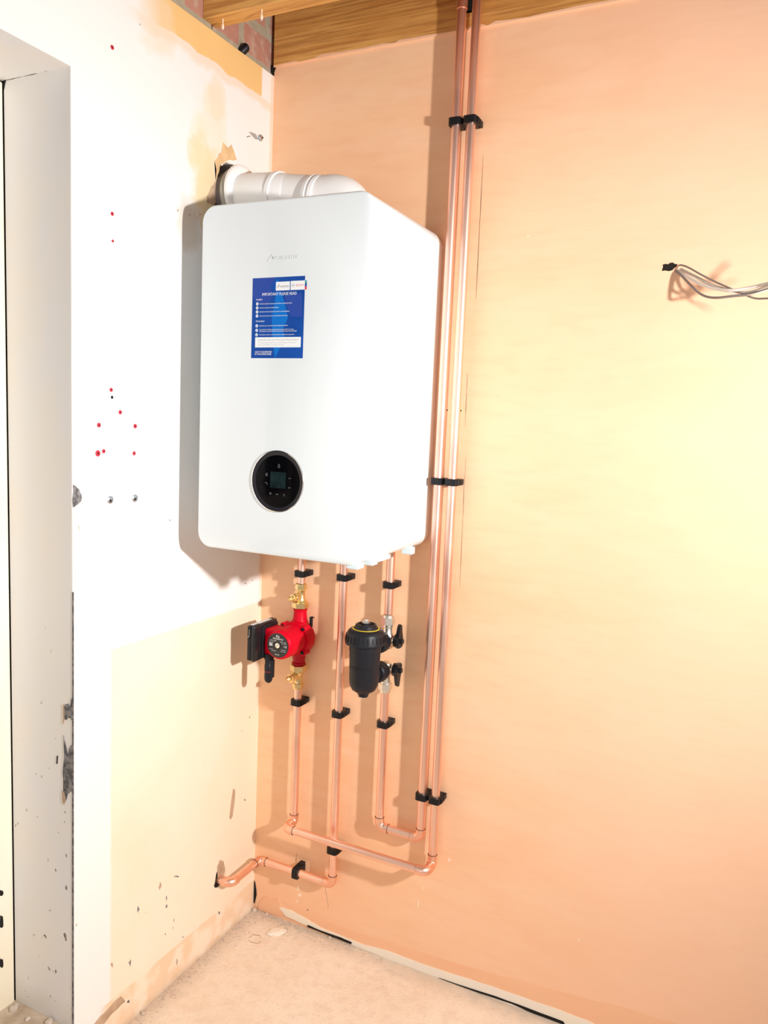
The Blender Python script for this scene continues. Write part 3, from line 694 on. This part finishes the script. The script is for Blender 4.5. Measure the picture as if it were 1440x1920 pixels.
pipe(t, (XA+.02, YR, ZR), (XE-.02, YR, ZR)); elbow(t, (XE, YR, ZR), (1, 0, 0), (0, 1, 0), R=.015, ext=.026); elbow(t, (XE, PY, ZR), (0, 1, 0), (0, 0, 1), R=.015, ext=.027)
pipe(t, (XE, PY, ZR+.02), (XE, PY, ZT))

# pipe clips: built round the z axis at the pipe centre, wall towards +y
def clip_parts(t):
    d = -PY; h = .0085
    seg = 32; bm = bmesh.new(); inn = []; out = []
    for k in range(seg):
        a = 2*PI*k/seg; cx_, cy_ = math.cos(a), math.sin(a)
        s = .0158/((abs(cx_)**5+abs(cy_)**5)**(1/5))
        out.append((cx_*s, cy_*s)); inn.append((cx_*.0117, cy_*.0117))
    V = [[bm.verts.new((p[0], p[1], z)) for p in L_] for L_, z in ((out, -h), (out, h), (inn, h), (inn, -h))]
    for i in range(4):
        a, b = V[i], V[(i+1) % 4]
        for k in range(seg): bm.faces.new((a[k], a[(k+1) % seg], b[(k+1) % seg], b[k]))
    box(bm, (-.012, .0125, -h*.92), (.012, d-.0002, h*.92), .001, 1)
    me_body = bm
    bm2 = bmesh.new()
    box(bm2, (.0135, -.006, -h*.9), (.0185, .020, h*.9), .0012, 1)
    for k in range(4): box(bm2, (.018, -.004+k*.0055, -h*.7), (.0196, -.0015+k*.0055, h*.7))
    box(bm2, (.0135, .020, -h*.9), (.0180, .034, h*.9), .001, 1)
    return me_body, bm2
def mk(name, bm, m, parent):
    me = bpy.data.meshes.new(name); bmesh.ops.recalc_face_normals(bm, faces=bm.faces)
    for e in bm.edges:
        if len(e.link_faces) == 2: e.smooth = e.calc_face_angle(0) < .6
    for f in bm.faces: f.smooth = True
    bm.to_mesh(me); bm.free(); me.materials.append(m)
    o = bpy.data.objects.new(name, me); COL.objects.link(o); o.parent = parent; return o
clip0 = None
def clip(x, y, z, label, rot=(0, 0, 0)):
    global clip0
    if clip0 is None:
        clip0 = t = thing('pipe_clip', label, 'clip', (x, y, z), 'black pipe clips on the pink wall')
        a, b = clip_parts(t); mk('clip_body', a, M_BLACK, t); mk('latch', b, M_BLACK, t)
    else:
        t = clip0.copy(); COL.objects.link(t); t.location = (x, y, z); t['label'] = label
        for ch in list(clip0.children):
            c_ = ch.copy(); COL.objects.link(c_); c_.parent = t
    t.rotation_euler = rot
    return t
clip(XA, PY, 1.059, 'black pipe clip above the red pump, just under the boiler')
clip(XA, PY, 0.692, 'black pipe clip just below the red pump and its lower brass valve')
clip(XB, PY, 1.065, 'black pipe clip on middle pipe just under the boiler')
clip(XB, PY, 0.685, 'black pipe clip halfway down the middle pipe, between pump and filter bottoms')
clip(XB, PY, 0.290, 'black pipe clip on middle pipe just below the long crossing pipe')
clip(.170, PY, ZB, 'black pipe clip standing upright round the lowest horizontal pipe near left wall', (0, -PI/2, 0))
clip(XC, PY, 1.063, 'black pipe clip under the boiler above the black filter')
clip(XC, PY, 0.686, 'black pipe clip just below the black filter')
clip(XD, PY, 2.195, 'top black clip of tall pair, left pipe, near the ceiling')
clip(XE, PY, 2.195, 'top black clip of tall pair, right pipe, near the ceiling')
clip(XD, PY, 1.342, 'middle black clip of tall pair, left pipe, level with the round display')
clip(XE, PY, 1.342, 'middle black clip of tall pair, right pipe, level with the round display')
clip(XD, PY, 0.515, 'lowest black clip of tall pair, on the left pipe')
clip(XE, PY, 0.515, 'lowest black clip of tall pair, on the right pipe')

# ------------------------------------------------------------------ pump valves
def isovalve(label, z0, up):
    """z0: pump flange face; up=+1 above the pump"""
    t = thing('pump_valve', label, 'valve', (XA, PY, z0)); A = (0, 0, up); b = Vector((XA, PY, z0))
    bm = bmesh.new(); hexnut(bm, b-Vector((0, 0, up*.002)), A, .017, .041, .0014); link('union_nut', bm, M_BRASS, t, True, 20)
    bm = bmesh.new(); lathe(bm, b+Vector((0, 0, up*.014)), A, [(0, .0195), (.004, .0195), (.006, .016), (.014, .0125), (.038, .0125), (.040, .0135), (.046, .0135)], 28); link('valve_body', bm, M_BRASS, t)
    bm = bmesh.new(); hexnut(bm, b+Vector((0, 0, up*.050)), A, .013, .029, .001); lathe(bm, b+Vector((0, 0, up*.060)), A, [(0, .0150), (.006, .0150), (.008, .0125)], 24); link('compression_nut', bm, M_BRASS, t, True, 20)
    s = Vector((-.25, -1, -.05)).normalized(); c = b+Vector((0, 0, up*.030))
    bm = bmesh.new(); lathe(bm, c+s*.006, s, [(0, .011), (.012, .011), (.0125, .0135), (.016, .0135), (.017, .011), (.021, .011), (.0215, .0120), (.025, .0120), (.026, .0085), (.030, .0085)], 26); link('spindle_housing', bm, M_BRASS, t)
    bm = bmesh.new(); _, u_, w_ = frame(s)
    for k in range(6):
        a = PI*k/3; q = c+s*.036+(u_*math.cos(a)+w_*math.sin(a))*.0055
        tube(bm, [q, q+s*.010-(u_*math.cos(a)+w_*math.sin(a))*.0018], [.0022, .0012], 8)
    lathe(bm, c+s*.036, s, [(0, .0055), (.006, .004), (.007, .0035)], 16); link('slotted_spindle', bm, M_BRASS, t)
PZ = .881; NZ = .079
isovalve('brass isolating valve above the red pump', PZ+NZ+.004, 1)
isovalve('brass isolating valve below the red pump', PZ-NZ-.004, -1)

# ------------------------------------------------------------------ pump
P = thing('circulating_pump', 'red circulating pump with black control box on its left side', 'pump', (XA, PY, PZ))
bm = bmesh.new()
lathe(bm, (XA, PY, PZ+NZ), (0, 0, -1), [(0, .0195), (.004, .0195), (.006, .0175), (.030, .0200), (.048, .0270)], 28)
link('upper_neck', bm, M_RED, P)
bm = bmesh.new(); lathe(bm, (XA, PY, PZ-NZ), (0, 0, 1), [(0, .0195), (.004, .0195), (.007, .0165), (.028, .0190), (.046, .0260)], 28); link('lower_neck', bm, M_REDD, P)
bm = bmesh.new(); lathe(bm, (XA, -.016, PZ), (0, -1, 0), [(0, .030), (.006, .043), (.014, .048), (.040, .048), (.046, .0475), (.052, .0455)], 48)
for sx, sz in ((1, 1), (1, -1), (-1, 1), (-1, -1)):
    lathe(bm, (XA+sx*.033, -.045, PZ+sz*.033), (0, -1, 0), [(0, .009), (.024, .009), (.026, .007)], 14)
link('volute', bm, M_RED, P)
for sx, sz in ((1, 1), (1, -1), (-1, 1), (-1, -1)):
    bm = bmesh.new(); lathe(bm, (XA+sx*.033, -.0705, PZ+sz*.033), (0, -1, 0), [(0, .0048), (.0035, .0048), (.0040, .004)], 10)
    link('housing_screw', bm, M_BLACK, P)
YF = -.142
bm = bmesh.new(); lathe(bm, (XA, YF+.086, PZ), (0, -1, 0), [(0, .0450), (.004, .0425), (.010, .0415), (.072, .0405), (.080, .0395), (.0845, .0370), (.0860, .0345)], 56)
link('motor_housing', bm, M_RED, P)
# flat cheek carrying the control box
bm = bmesh.new(); box(bm, (XA-.051, YF+.012, PZ-.036), (XA-.010, -.075, PZ+.036), .004); link('motor_cheek', bm, M_RED, P, True, 40)
bm = bmesh.new(); box(bm, (XA-.058, YF+.004, PZ-.043), (XA-.050, -.066, PZ+.043), .003); link('mounting_plate', bm, M_BLACK2, P, True, 40)
bm = bmesh.new(); lathe(bm, (XA, YF+.0002, PZ), (0, -1, 0), [(0, .0335), (.0006, .0335), (.0007, .0332)], 48); link('nameplate', bm, M_LBL, P)
bm = bmesh.new(); lathe(bm, (XA, YF-.0004, PZ), (0, -1, 0), [(0, .0095), (.0006, .0095), (.0008, .0080), (.0009, .0)], 30); link('vent_recess', bm, M_VOID, P)
bm = bmesh.new(); lathe(bm, (XA, YF-.0008, PZ), (0, -1, 0), [(0, .0072), (.0018, .0072), (.0024, .0064)], 30); vs = link('vent_screw', bm, M_NICK, P)
bm = bmesh.new(); seg2(bm, (XA-.0045, PZ-.0045), (XA+.0045, PZ+.0045), .0010, YF-.0032); link('screw_slot', bm, M_VOID, vs, False)
bm = bmesh.new(); yn = YF-.0005
def pt(s, x, z, h, w): text_bm(bm, s, XA+x, PZ+z, h, yn, .0001, w)
pt('GRUNDFOS', -.0165, .0155, .0062, .033)
for a, b in (((-.006, .0215), (-.001, .0265)), ((-.001, .0215), (.004, .0265)), ((-.006, .0265), (-.0035, .0235)), ((.0005, .0235), (.005, .0215)), ((-.003, .0285), (-.001, .0255))): seg2(bm, (XA+a[0], PZ+a[1]), (XA+b[0], PZ+b[1]), .0016, yn)
pt('UPS3 15-50/65', -.025, .0105, .0034, .020); pt('1x230V ~ 50Hz', .006, .0100, .0030, .019); pt('Class F IP44', -.028, .006, .0030, .014); pt('Pmax 1.0MPa', .012, .006, .0030, .015)
pt('CE', .019, -.003, .0075, .009); pt('TF110', -.027, -.013, .0030, .012); pt('I(A) P1(W)', -.020, -.017, .0028, .014); pt('Min 0.04 5', .012, -.011, .0028, .014); pt('Max 0.52 60', .010, -.0155, .0028, .015)
pt('UK CA', -.008, -.0270, .0050, .013)
for i in range(5):
    seg2(bm, (XA-.0265+i*.0022, PZ-.0040), (XA-.0265+i*.0022, PZ+.0035), .0013, yn)
seg2(bm, (XA-.0270, PZ+.0035), (XA-.0170, PZ+.0035), .0012, yn)
link('nameplate_print', bm, M_PRINT, P, False)
# control box
bx0, bx1, by0, by1, bz0, bz1 = XA-.080, XA-.055, -.172, -.062, PZ-.050, PZ+.050
bm = bmesh.new(); box(bm, (bx0+.013, by0, bz0), (bx1, by1, bz1), .006, 3); link('control_box', bm, M_BLACKR, P, True, 40)
bm = bmesh.new(); box(bm, (bx0, by0+.002, bz0+.002), (bx0+.0135, by1+.004, bz1-.002), .0035, 2); cv = link('control_cover', bm, M_BLACK2, P, True, 40)
bm = bmesh.new(); box(bm, (bx0+.004, by0+.010, bz1-.0015), (bx0+.012, by1-.02, bz1-.0005)); box(bm, (bx0+.014, by0+.03, bz1-.0005), (bx1-.006, by1-.02, bz1+.0004)); link('white_label', bm, M_PRINT, P, False)
bm = bmesh.new(); box(bm, (bx0+.003, by0+.0010, bz1-.036), (bx0+.011, by0+.003, bz1-.008)); link('indicator_panel', bm, M_VOID, P, False)
bm = bmesh.new()
for k in range(4): box(bm, (bx0+.0065, by0+.0006, bz1-.014-k*.0045), (bx0+.0085, by0+.0016, bz1-.0125-k*.0045))
text_bm(bm, 'P', bx0+.004, bz1-.034, .006, by0+.0008, .0001); link('indicator_print', bm, M_PRINT, P, False)
# power plug below the box
px_, py_ = XA-.042, -.120
bm = bmesh.new(); lathe(bm, (px_, py_, PZ-.034), (0, 0, -1), [(0, .014), (.014, .014), (.016, .011), (.030, .0105), (.032, .0115), (.048, .0115), (.050, .0108), (.062, .0115), (.072, .0112), (.078, .009), (.082, .005), (.083, 0)], 24)
box(bm, (px_+.004, py_-.006, PZ-.100), (px_+.016, py_+.006, PZ-.050), .002)
link('power_plug', bm, M_BLACK2, P)
bm = bmesh.new(); lathe(bm, (px_, py_, PZ-.0828), (0, 0, -1), [(0, .0118), (.0009, .0118)], 24); link('red_band', bm, M_REDP, P)
# wire clip behind the casting
bm = bmesh.new(); tube(bm, [(XA+.030, -.03, PZ+.040), (XA+.034, -.032, PZ+.058), (XA+.040, -.034, PZ+.062), (XA+.046, -.034, PZ+.058)], .0012, 8); box(bm, (XA+.031, -.036, PZ+.030), (XA+.037, -.026, PZ+.060), .001); link('spring_clip', bm, M_BLACK, P)

# ------------------------------------------------------------------ filter and its valves
FX, FYc, FT = .4170, -.146, .985
Fi = thing('magnetic_filter', 'black cylindrical system filter with ribbed cap and yellow ring', 'filter', (FX, FYc, .79))
bm = bmesh.new(); lathe(bm, (FX, FYc, .936), (0, 0, -1), [(0, .0400), (.022, .0400), (.0225, .0392), (.098, .0372), (.112, .0355), (.123, .030), (.129, .021), (.130, .014)], 56)
for k in range(10):
    a = 2*PI*k/10+.2; c_, s_ = math.cos(a), math.sin(a)
    q = Vector((FX+c_*.0400, FYc+s_*.0400, .932)); tube(bm, [q, q+Vector((-c_*.004, -s_*.004, -.024))], [.0022, .0004], 6)
link('canister', bm, M_BLACK2, Fi)
bm = bmesh.new()
prof = [(0, .0470), (.002, .0508), (.005, .0515), (.008, .0508), (.026, .0480), (.034, .0445), (.038, .0400), (.040, .0340), (.0405, .0280)]
lathe(bm, (FX, FYc, .930), (0, 0, 1), prof, 64); link('ribbed_cap', bm, M_BLACK2, Fi)
bm = bmesh.new()
for k in range(26):
    a = 2*PI*k/26; c_, s_ = math.cos(a), math.sin(a); tv = Vector((-s_, c_, 0))*.0022
    lo = Vector((FX+c_*.0508, FYc+s_*.0508, .940)); hi = Vector((FX+c_*.0484, FYc+s_*.0484, .956)); o_ = Vector((c_, s_, 0))*.0012
    prism(bm, [lo-tv, lo+tv, hi+tv*.7, hi-tv*.7], o_)
link('grip_ribs', bm, M_BLACK, Fi, False)
bm = bmesh.new(); seg = 56; R1, R2 = .0312, .0345
va = [[bm.verts.new((FX+r*math.cos(2*PI*k/seg), FYc+r*math.sin(2*PI*k/seg), z)) for k in range(seg)] for r, z in ((R2, .9695), (R2, .9708), (R1, .9710), (R1, .9695))]
for i in range(4):
    for k in range(seg): bm.faces.new((va[i][k], va[i][(k+1) % seg], va[(i+1) % 4][(k+1) % seg], va[(i+1) % 4][k]))
link('yellow_ring', bm, M_YEL, Fi)
bm = bmesh.new(); lathe(bm, (FX, FYc, .9690), (0, 0, 1), [(0, .0285), (.010, .0270), (.0125, .0240), (.0125, .019), (.006, .018), (.006, .0125), (.014, .0125), (.015, .011)], 40)
for k in range(8):
    a = 2*PI*k/8; box(bm, (FX+.015*math.cos(a)-.002, FYc+.015*math.sin(a)-.002, .969), (FX+.015*math.cos(a)+.002, FYc+.015*math.sin(a)+.002, .980))
link('top_boss', bm, M_BLACK2, Fi)
bm = bmesh.new(); hexnut(bm, (FX, FYc, .982), (0, 0, 1), .009, .017); lathe(bm, (FX, FYc, .990), (0, 0, 1), [(0, .005), (.003, .005), (.0035, .004)], 14); link('air_vent_nut', bm, M_NICK, Fi, True, 20)
bm = bmesh.new(); lathe(bm, (FX, FYc, .808), (0, 0, -1), [(0, .0145), (.008, .0145), (.010, .0120), (.014, .0120)], 24); link('drain_boss', bm, M_BLACK2, Fi)
bm = bmesh.new(); hexnut(bm, (FX, FYc, .795), (0, 0, -1), .006, .012, .0006); link('drain_plug', bm, M_NICK, Fi, True, 20)
# moulded name
bm = bmesh.new(); text_bm(bm, 'WORCESTER', -.034, 0, .0115, 0, .0004, .068); 
for v in bm.verts:
    a = v.co.x/.0382; rr = .0381-v.co.y*1.0
    v.co = Vector((FX+rr*math.sin(a+.12), FYc-rr*math.cos(a+.12), .872+v.co.z))
link('moulded_lettering', bm, M_BLACK, Fi, False)
ZU, ZL = .917, .839
for zc, nm in ((ZU, 'upper'), (ZL, 'lower')):
    # coupling ring between canister and valve, lying along the line pipe -> canister
    a = Vector((XC, PY, zc)); b = Vector((FX, FYc, zc)); dd = (b-a).normalized()
    bm = bmesh.new(); seg = 40
    lathe(bm, a+dd*.022, dd, [(0, .020), (.002, .0245), (.022, .0262), (.030, .0262), (.034, .022)], seg)
    for k in range(20):
        an = 2*PI*k/20; _, uu, ww = frame(dd); q = a+dd*.026+(uu*math.cos(an)+ww*math.sin(an))*.0250
        tube(bm, [q, q+dd*.022+(uu*math.cos(an)+ww*math.sin(an))*.0014], .0011, 6)
    link('coupling_ring', bm, M_BLACK2, Fi)
    bm = bmesh.new(); tube(bm, [a+dd*.050, b], .018, 24); link('port', bm, M_BLACK2, Fi)
def ballvalve(label, zc, up):
    t = thing('ball_valve', label, 'valve', (XC, PY, zc)); a = Vector((XC, PY, zc)); A = Vector((0, 0, up)); dd = (Vector((FX, FYc, zc))-a).normalized()
    bm = bmesh.new(); lathe(bm, a, A, [(-.018, .008), (-.014, .014), (0, .0175), (.014, .015), (.018, .0125), (.032, .0125), (.034, .0142), (.040, .0142)], 28)
    lathe(bm, a, dd, [(0, .016), (.014, .016), (.018, .019), (.024, .019)], 28)
    link('valve_body', bm, M_NICK, t)
    bm = bmesh.new(); hexnut(bm, a+A*.040, A, .019, .032, .0012); lathe(bm, a+A*.058, A, [(0, .0155), (.007, .0150), (.009, .0122)], 24); link('compression_nut', bm, M_NICK, t, True, 20)
    bm = bmesh.new(); lathe(bm, a+Vector((.012, 0, 0)), (1, 0, 0), [(0, .0075), (.008, .0075)], 18); link('spindle', bm, M_NICK, t)
    bm = bmesh.new(); lathe(bm, a+Vector((.0195, 0, 0)), (1, 0, 0), [(0, .0062), (.003, .0062)], 16)
    box(bm, (XC+.0185, PY-.008, zc+up*.010-.0015), (XC+.023, PY-.002, zc+up*.010+.0015)); link('red_marker', bm, M_REDP, t)
    bm = bmesh.new(); lathe(bm, a+Vector((.022, 0, 0)), (1, 0, 0), [(0, .0150), (.001, .0175), (.013, .0185), (.015, .016), (.016, .0110)], 22)
    x0 = XC+.030
    pts = [(-.0125, .004), (-.010, .020), (-.0050, .036), (0, .040), (.004, .037), (.007, .020), (.012, .004), (.013, -.010), (.008, -.0155), (-.008, -.0155), (-.013, -.008)]
    prism(bm, [Vector((x0, PY+p*1.25, zc+up*q*1.12)) for p, q in pts], (.0085, 0, 0))
    link('butterfly_handle', bm, M_BLACKR, t, True, 30)
    bm = bmesh.new(); hexnut(bm, a+Vector((.038, 0, 0)), (1, 0, 0), .008, .0125, .0008); link('handle_screw', bm, M_BLACKR, t, True, 20)
ballvalve('nickel ball valve with upright black handle, at top right of the filter', ZU, 1)
ballvalve('nickel ball valve with downward black handle, at lower right of the filter', ZL, -1)

# ------------------------------------------------------------------ loose cables
def cab(label, pix, r, m, ys, flat=1.0):
    pts = []
    for (u, v), y in zip(pix, ys): pts.append(at(1160+u/5.143, 460+v/5.143, 1, y))
    # smooth
    out = []
    P_ = [pts[0]*2-pts[1]]+pts+[pts[-1]*2-pts[-2]]
    for i in range(1, len(P_)-2):
        for k in range(6):
            s = k/6; a, b, c_, d_ = P_[i-1:i+3]
            out.append(.5*((2*b)+(c_-a)*s+(2*a-5*b+4*c_-d_)*s*s+(3*b-a-3*c_+d_)*s**3))
    out.append(pts[-1]); out.append(pts[-1]+(pts[-1]-out[-2]).normalized()*.12+Vector((0, 0, -.01)))
    bm = bmesh.new(); tube(bm, out, r, 12)
    tag(link('electrical_cable', bm, m), label, 'cable', 'loose cables from the hole')
cab('thin dark cable, straight uppermost of those leaving the wall hole', [(520, 185), (640, 200), (800, 285), (950, 360), (1060, 408), (1200, 470), (1320, 512), (1440, 512)], .0019, M_CABG, [.03, -.015, -.05, -.07, -.085, -.10, -.115, -.13])
cab('pale cream cable bundled in the middle of those leaving the wall hole', [(490, 182), (640, 285), (820, 385), (950, 422), (1100, 432), (1250, 412), (1440, 368)], .0031, M_CABW, [.03, -.02, -.06, -.08, -.10, -.11, -.13])
cab('light grey cable lying just under the dark straight cable', [(510, 180), (720, 290), (900, 385), (1060, 430), (1180, 455), (1300, 445), (1440, 392)], .0030, M_CABL, [.03, -.03, -.06, -.08, -.095, -.11, -.135])
cab('grey cable with the deepest sag below the others at the wall hole', [(475, 212), (580, 270), (700, 390), (800, 475), (920, 506), (1100, 490), (1250, 475), (1380, 440), (1440, 410)], .0025, M_CABG, [.03, -.01, -.04, -.06, -.08, -.10, -.11, -.12, -.125])
cab('slim cream cable between the bundled cable and the deep sagging grey one', [(500, 190), (600, 270), (760, 370), (900, 420), (1040, 445), (1180, 480), (1300, 468), (1440, 430)], .0014, M_CABW, [.03, -.012, -.05, -.07, -.09, -.10, -.12, -.13])

# ------------------------------------------------------------------ old fixings in the left wall
for u, v, r, lab_ in ((210, 89, .0045, 'highest red plug in the left wall, near the top of the photo'), (210, 401, .0042, 'red plug in left wall level with the top of the boiler'),
    (211, 452, .0030, 'tiny red plug just below another, beside the boiler logo height'), (208, 731, .0045, 'red plug directly above the black hole in the left wall'),
    (225, 773, .0048, 'single red plug at the apex of the pattern of four'), (185, 797, .0052, 'left of the upper pair of red plugs'), (253, 799, .0052, 'right of the upper pair of red plugs'),
    (183, 850, .0068, 'largest bright red plug at the lower left of the pattern'), (194, 846, .0046, 'small red plug touching close to the largest one'), (251, 850, .0048, 'red plug at the lower right of the pattern')):
    q = at(u, v, 0, 0); t = thing('wall_plug', lab_, 'wall plug', q, 'red wall plugs')
    bm = bmesh.new(); lathe(bm, q, (1, 0, 0), [(-.02, r*.9), (.0003, r*.9), (.0012, r), (.0016, r*.9), (.0017, r*.45)], 14); link('collar', bm, M_REDP, t)
    bm = bmesh.new(); lathe(bm, q, (1, 0, 0), [(.0016, r*.35), (.00185, r*.35)], 10); link('bore', bm, M_VOID, t)
q = at(210, 745, 0, 0); bm = bmesh.new(); lathe(bm, q, (1, 0, 0), [(0, .0036), (.0004, .0036)], 12); link('drill_hole', bm, M_VOID, WL)
for u, v, lab_ in ((206, 937, 'left of two silver screw heads in the left wall'), (252, 934, 'right of two silver screw heads in the left wall'), ):
    q = at(u, v, 0, 0); t = thing('wall_screw', lab_, 'screw', q, 'silver screws in the left wall')
    bm = bmesh.new(); lathe(bm, q, (1, 0, 0), [(-.02, .004), (-.0002, .004), (.0005, .0085), (.002, .0085), (.003, .0070), (.0032, .002)], 20); link('washer', bm, M_STEEL, t)
    bm = bmesh.new(); lathe(bm, q+Vector((.0022, -.001, -.002)), (1, 0, 0), [(0, .0030), (.0018, .0030)], 8); link('screw_head', bm, M_BLACK, t)
q = at(485, 257, 0, 0); t = thing('wall_screw', 'corroded screw stub high on the left wall above the flue', 'screw', q)
bm = bmesh.new(); lathe(bm, q+Vector((-.01, 0, 0)), (1, .25, -.1), [(0, .006), (.012, .007), (.014, .0085), (.017, .0080), (.019, .0045), (.0195, .003)], 10); link('stub', bm, M_STEEL, t)
bm = bmesh.new(); lathe(bm, q+Vector((.008, .004, -.001)), (1, .25, -.1), [(0, .0025), (.0026, .0025)], 6); link('bore', bm, M_VOID, t)
patch('scuff', M_RINGG, [(466, 247), (472, 248), (480, 252), (484, 262), (478, 261), (472, 254)], 0, 0, .0006, WL)

# ------------------------------------------------------------------ rubble
def rock(c, sx, sy, sz, seed, name, label, m=M_RUB):
    bm = bmesh.new(); bmesh.ops.create_icosphere(bm, subdivisions=2, radius=1); R = random.Random(seed)
    zr = R.uniform(0, PI); rot = Matrix.Rotation(zr, 3, 'Z')
    for v in bm.verts:
        k = R.uniform(.78, 1.12); w_ = rot @ Vector((v.co.x*sx*k, v.co.y*sy*k, 0)); v.co = Vector((w_.x, w_.y, max(v.co.z*sz*k, -sz*.3)+sz*.3))+Vector(c)
    o = link(name, bm, m, None, False); tag(o, label, 'rubble'); return o
c_ = at(517, 1749, 2, 0); rock((c_.x, c_.y, 0), .030, .017, .007, 4, 'plaster_chunk', 'flat pale plaster chunk lying on the floor near the corner', M_STRIP)
for i, (u, v, s, lab_) in enumerate(((477, 1696, .010, 'pale lump of mortar in the very corner on the floor'), (504, 1711, .006, 'small crumb at the foot of the pink wall near the corner'), (620, 1757, .006, 'crumb at the foot of the pink wall below the long crossing pipe'), (268, 1901, .007, 'small pale stone on the floor near the bottom of the left wall'), (356, 1833, .004, 'tiny crumb on the floor along the left wall midway'))):
    c_ = at(u, v, 2, 0); rock((max(c_.x, s), min(c_.y, -s), 0), s, s*.8, s*.8, 20+i, 'mortar_crumb', lab_)
for i, (u, v, s) in enumerate(((25, 1893, .010), (52, 1912, .007), (105, 1908, .011), (38, 1880, .006))):
    c_ = at(u, v, 2, .104); rock((min(c_.x, -.02), min(c_.y, YD-.012), .104), s, s*.8, s*.7, 40+i, 'mortar_crumb', ['stone in the inner corner of the door threshold', 'pale stone on the threshold at the bottom left edge', 'broken lump at the outer end of the threshold by the wall', 'small stone against the door frame on the threshold'][i], M_RUB)
# fine grit along the wall foot: nobody could count it
bm = bmesh.new(); R = random.Random(11)
for k in range(900):
    if k % 2: x_, y_ = abs(R.gauss(0, .02))+.003, -abs(R.uniform(0, .8))**1.3
    else: x_, y_ = R.uniform(0, .5)*R.uniform(.2, 1), -abs(R.gauss(0, .018))-.004
    s = R.uniform(.0006, .0022)
    r_ = bmesh.ops.create_icosphere(bm, subdivisions=1, radius=s, matrix=Matrix.Translation((x_, y_, s*.5)) @ Matrix.Diagonal((1, R.uniform(.6, 1), R.uniform(.5, 1), 1)))
o = link('grit', bm, M_RUB, None, False); tag(o, 'fine mortar grit scattered on the floor along both walls', 'grit', None, 'stuff')
# ring shaped crack in the screed
FLR = bpy.data.objects['floor']
R = random.Random(5); L_ = [(479+13*math.cos(a/14*PI*1.8+.6)*R.uniform(.75, 1.15), 1760+8*math.sin(a/14*PI*1.8+.6)*R.uniform(.8, 1.2)) for a in range(15)]
for a, b in zip(L_, L_[1:]): patch('floor_crack', M_BARE, [(a[0], a[1]-.6), (b[0], b[1]-.6), (b[0], b[1]+.6), (a[0], a[1]+.6)], 2, 0, .0004, FLR)
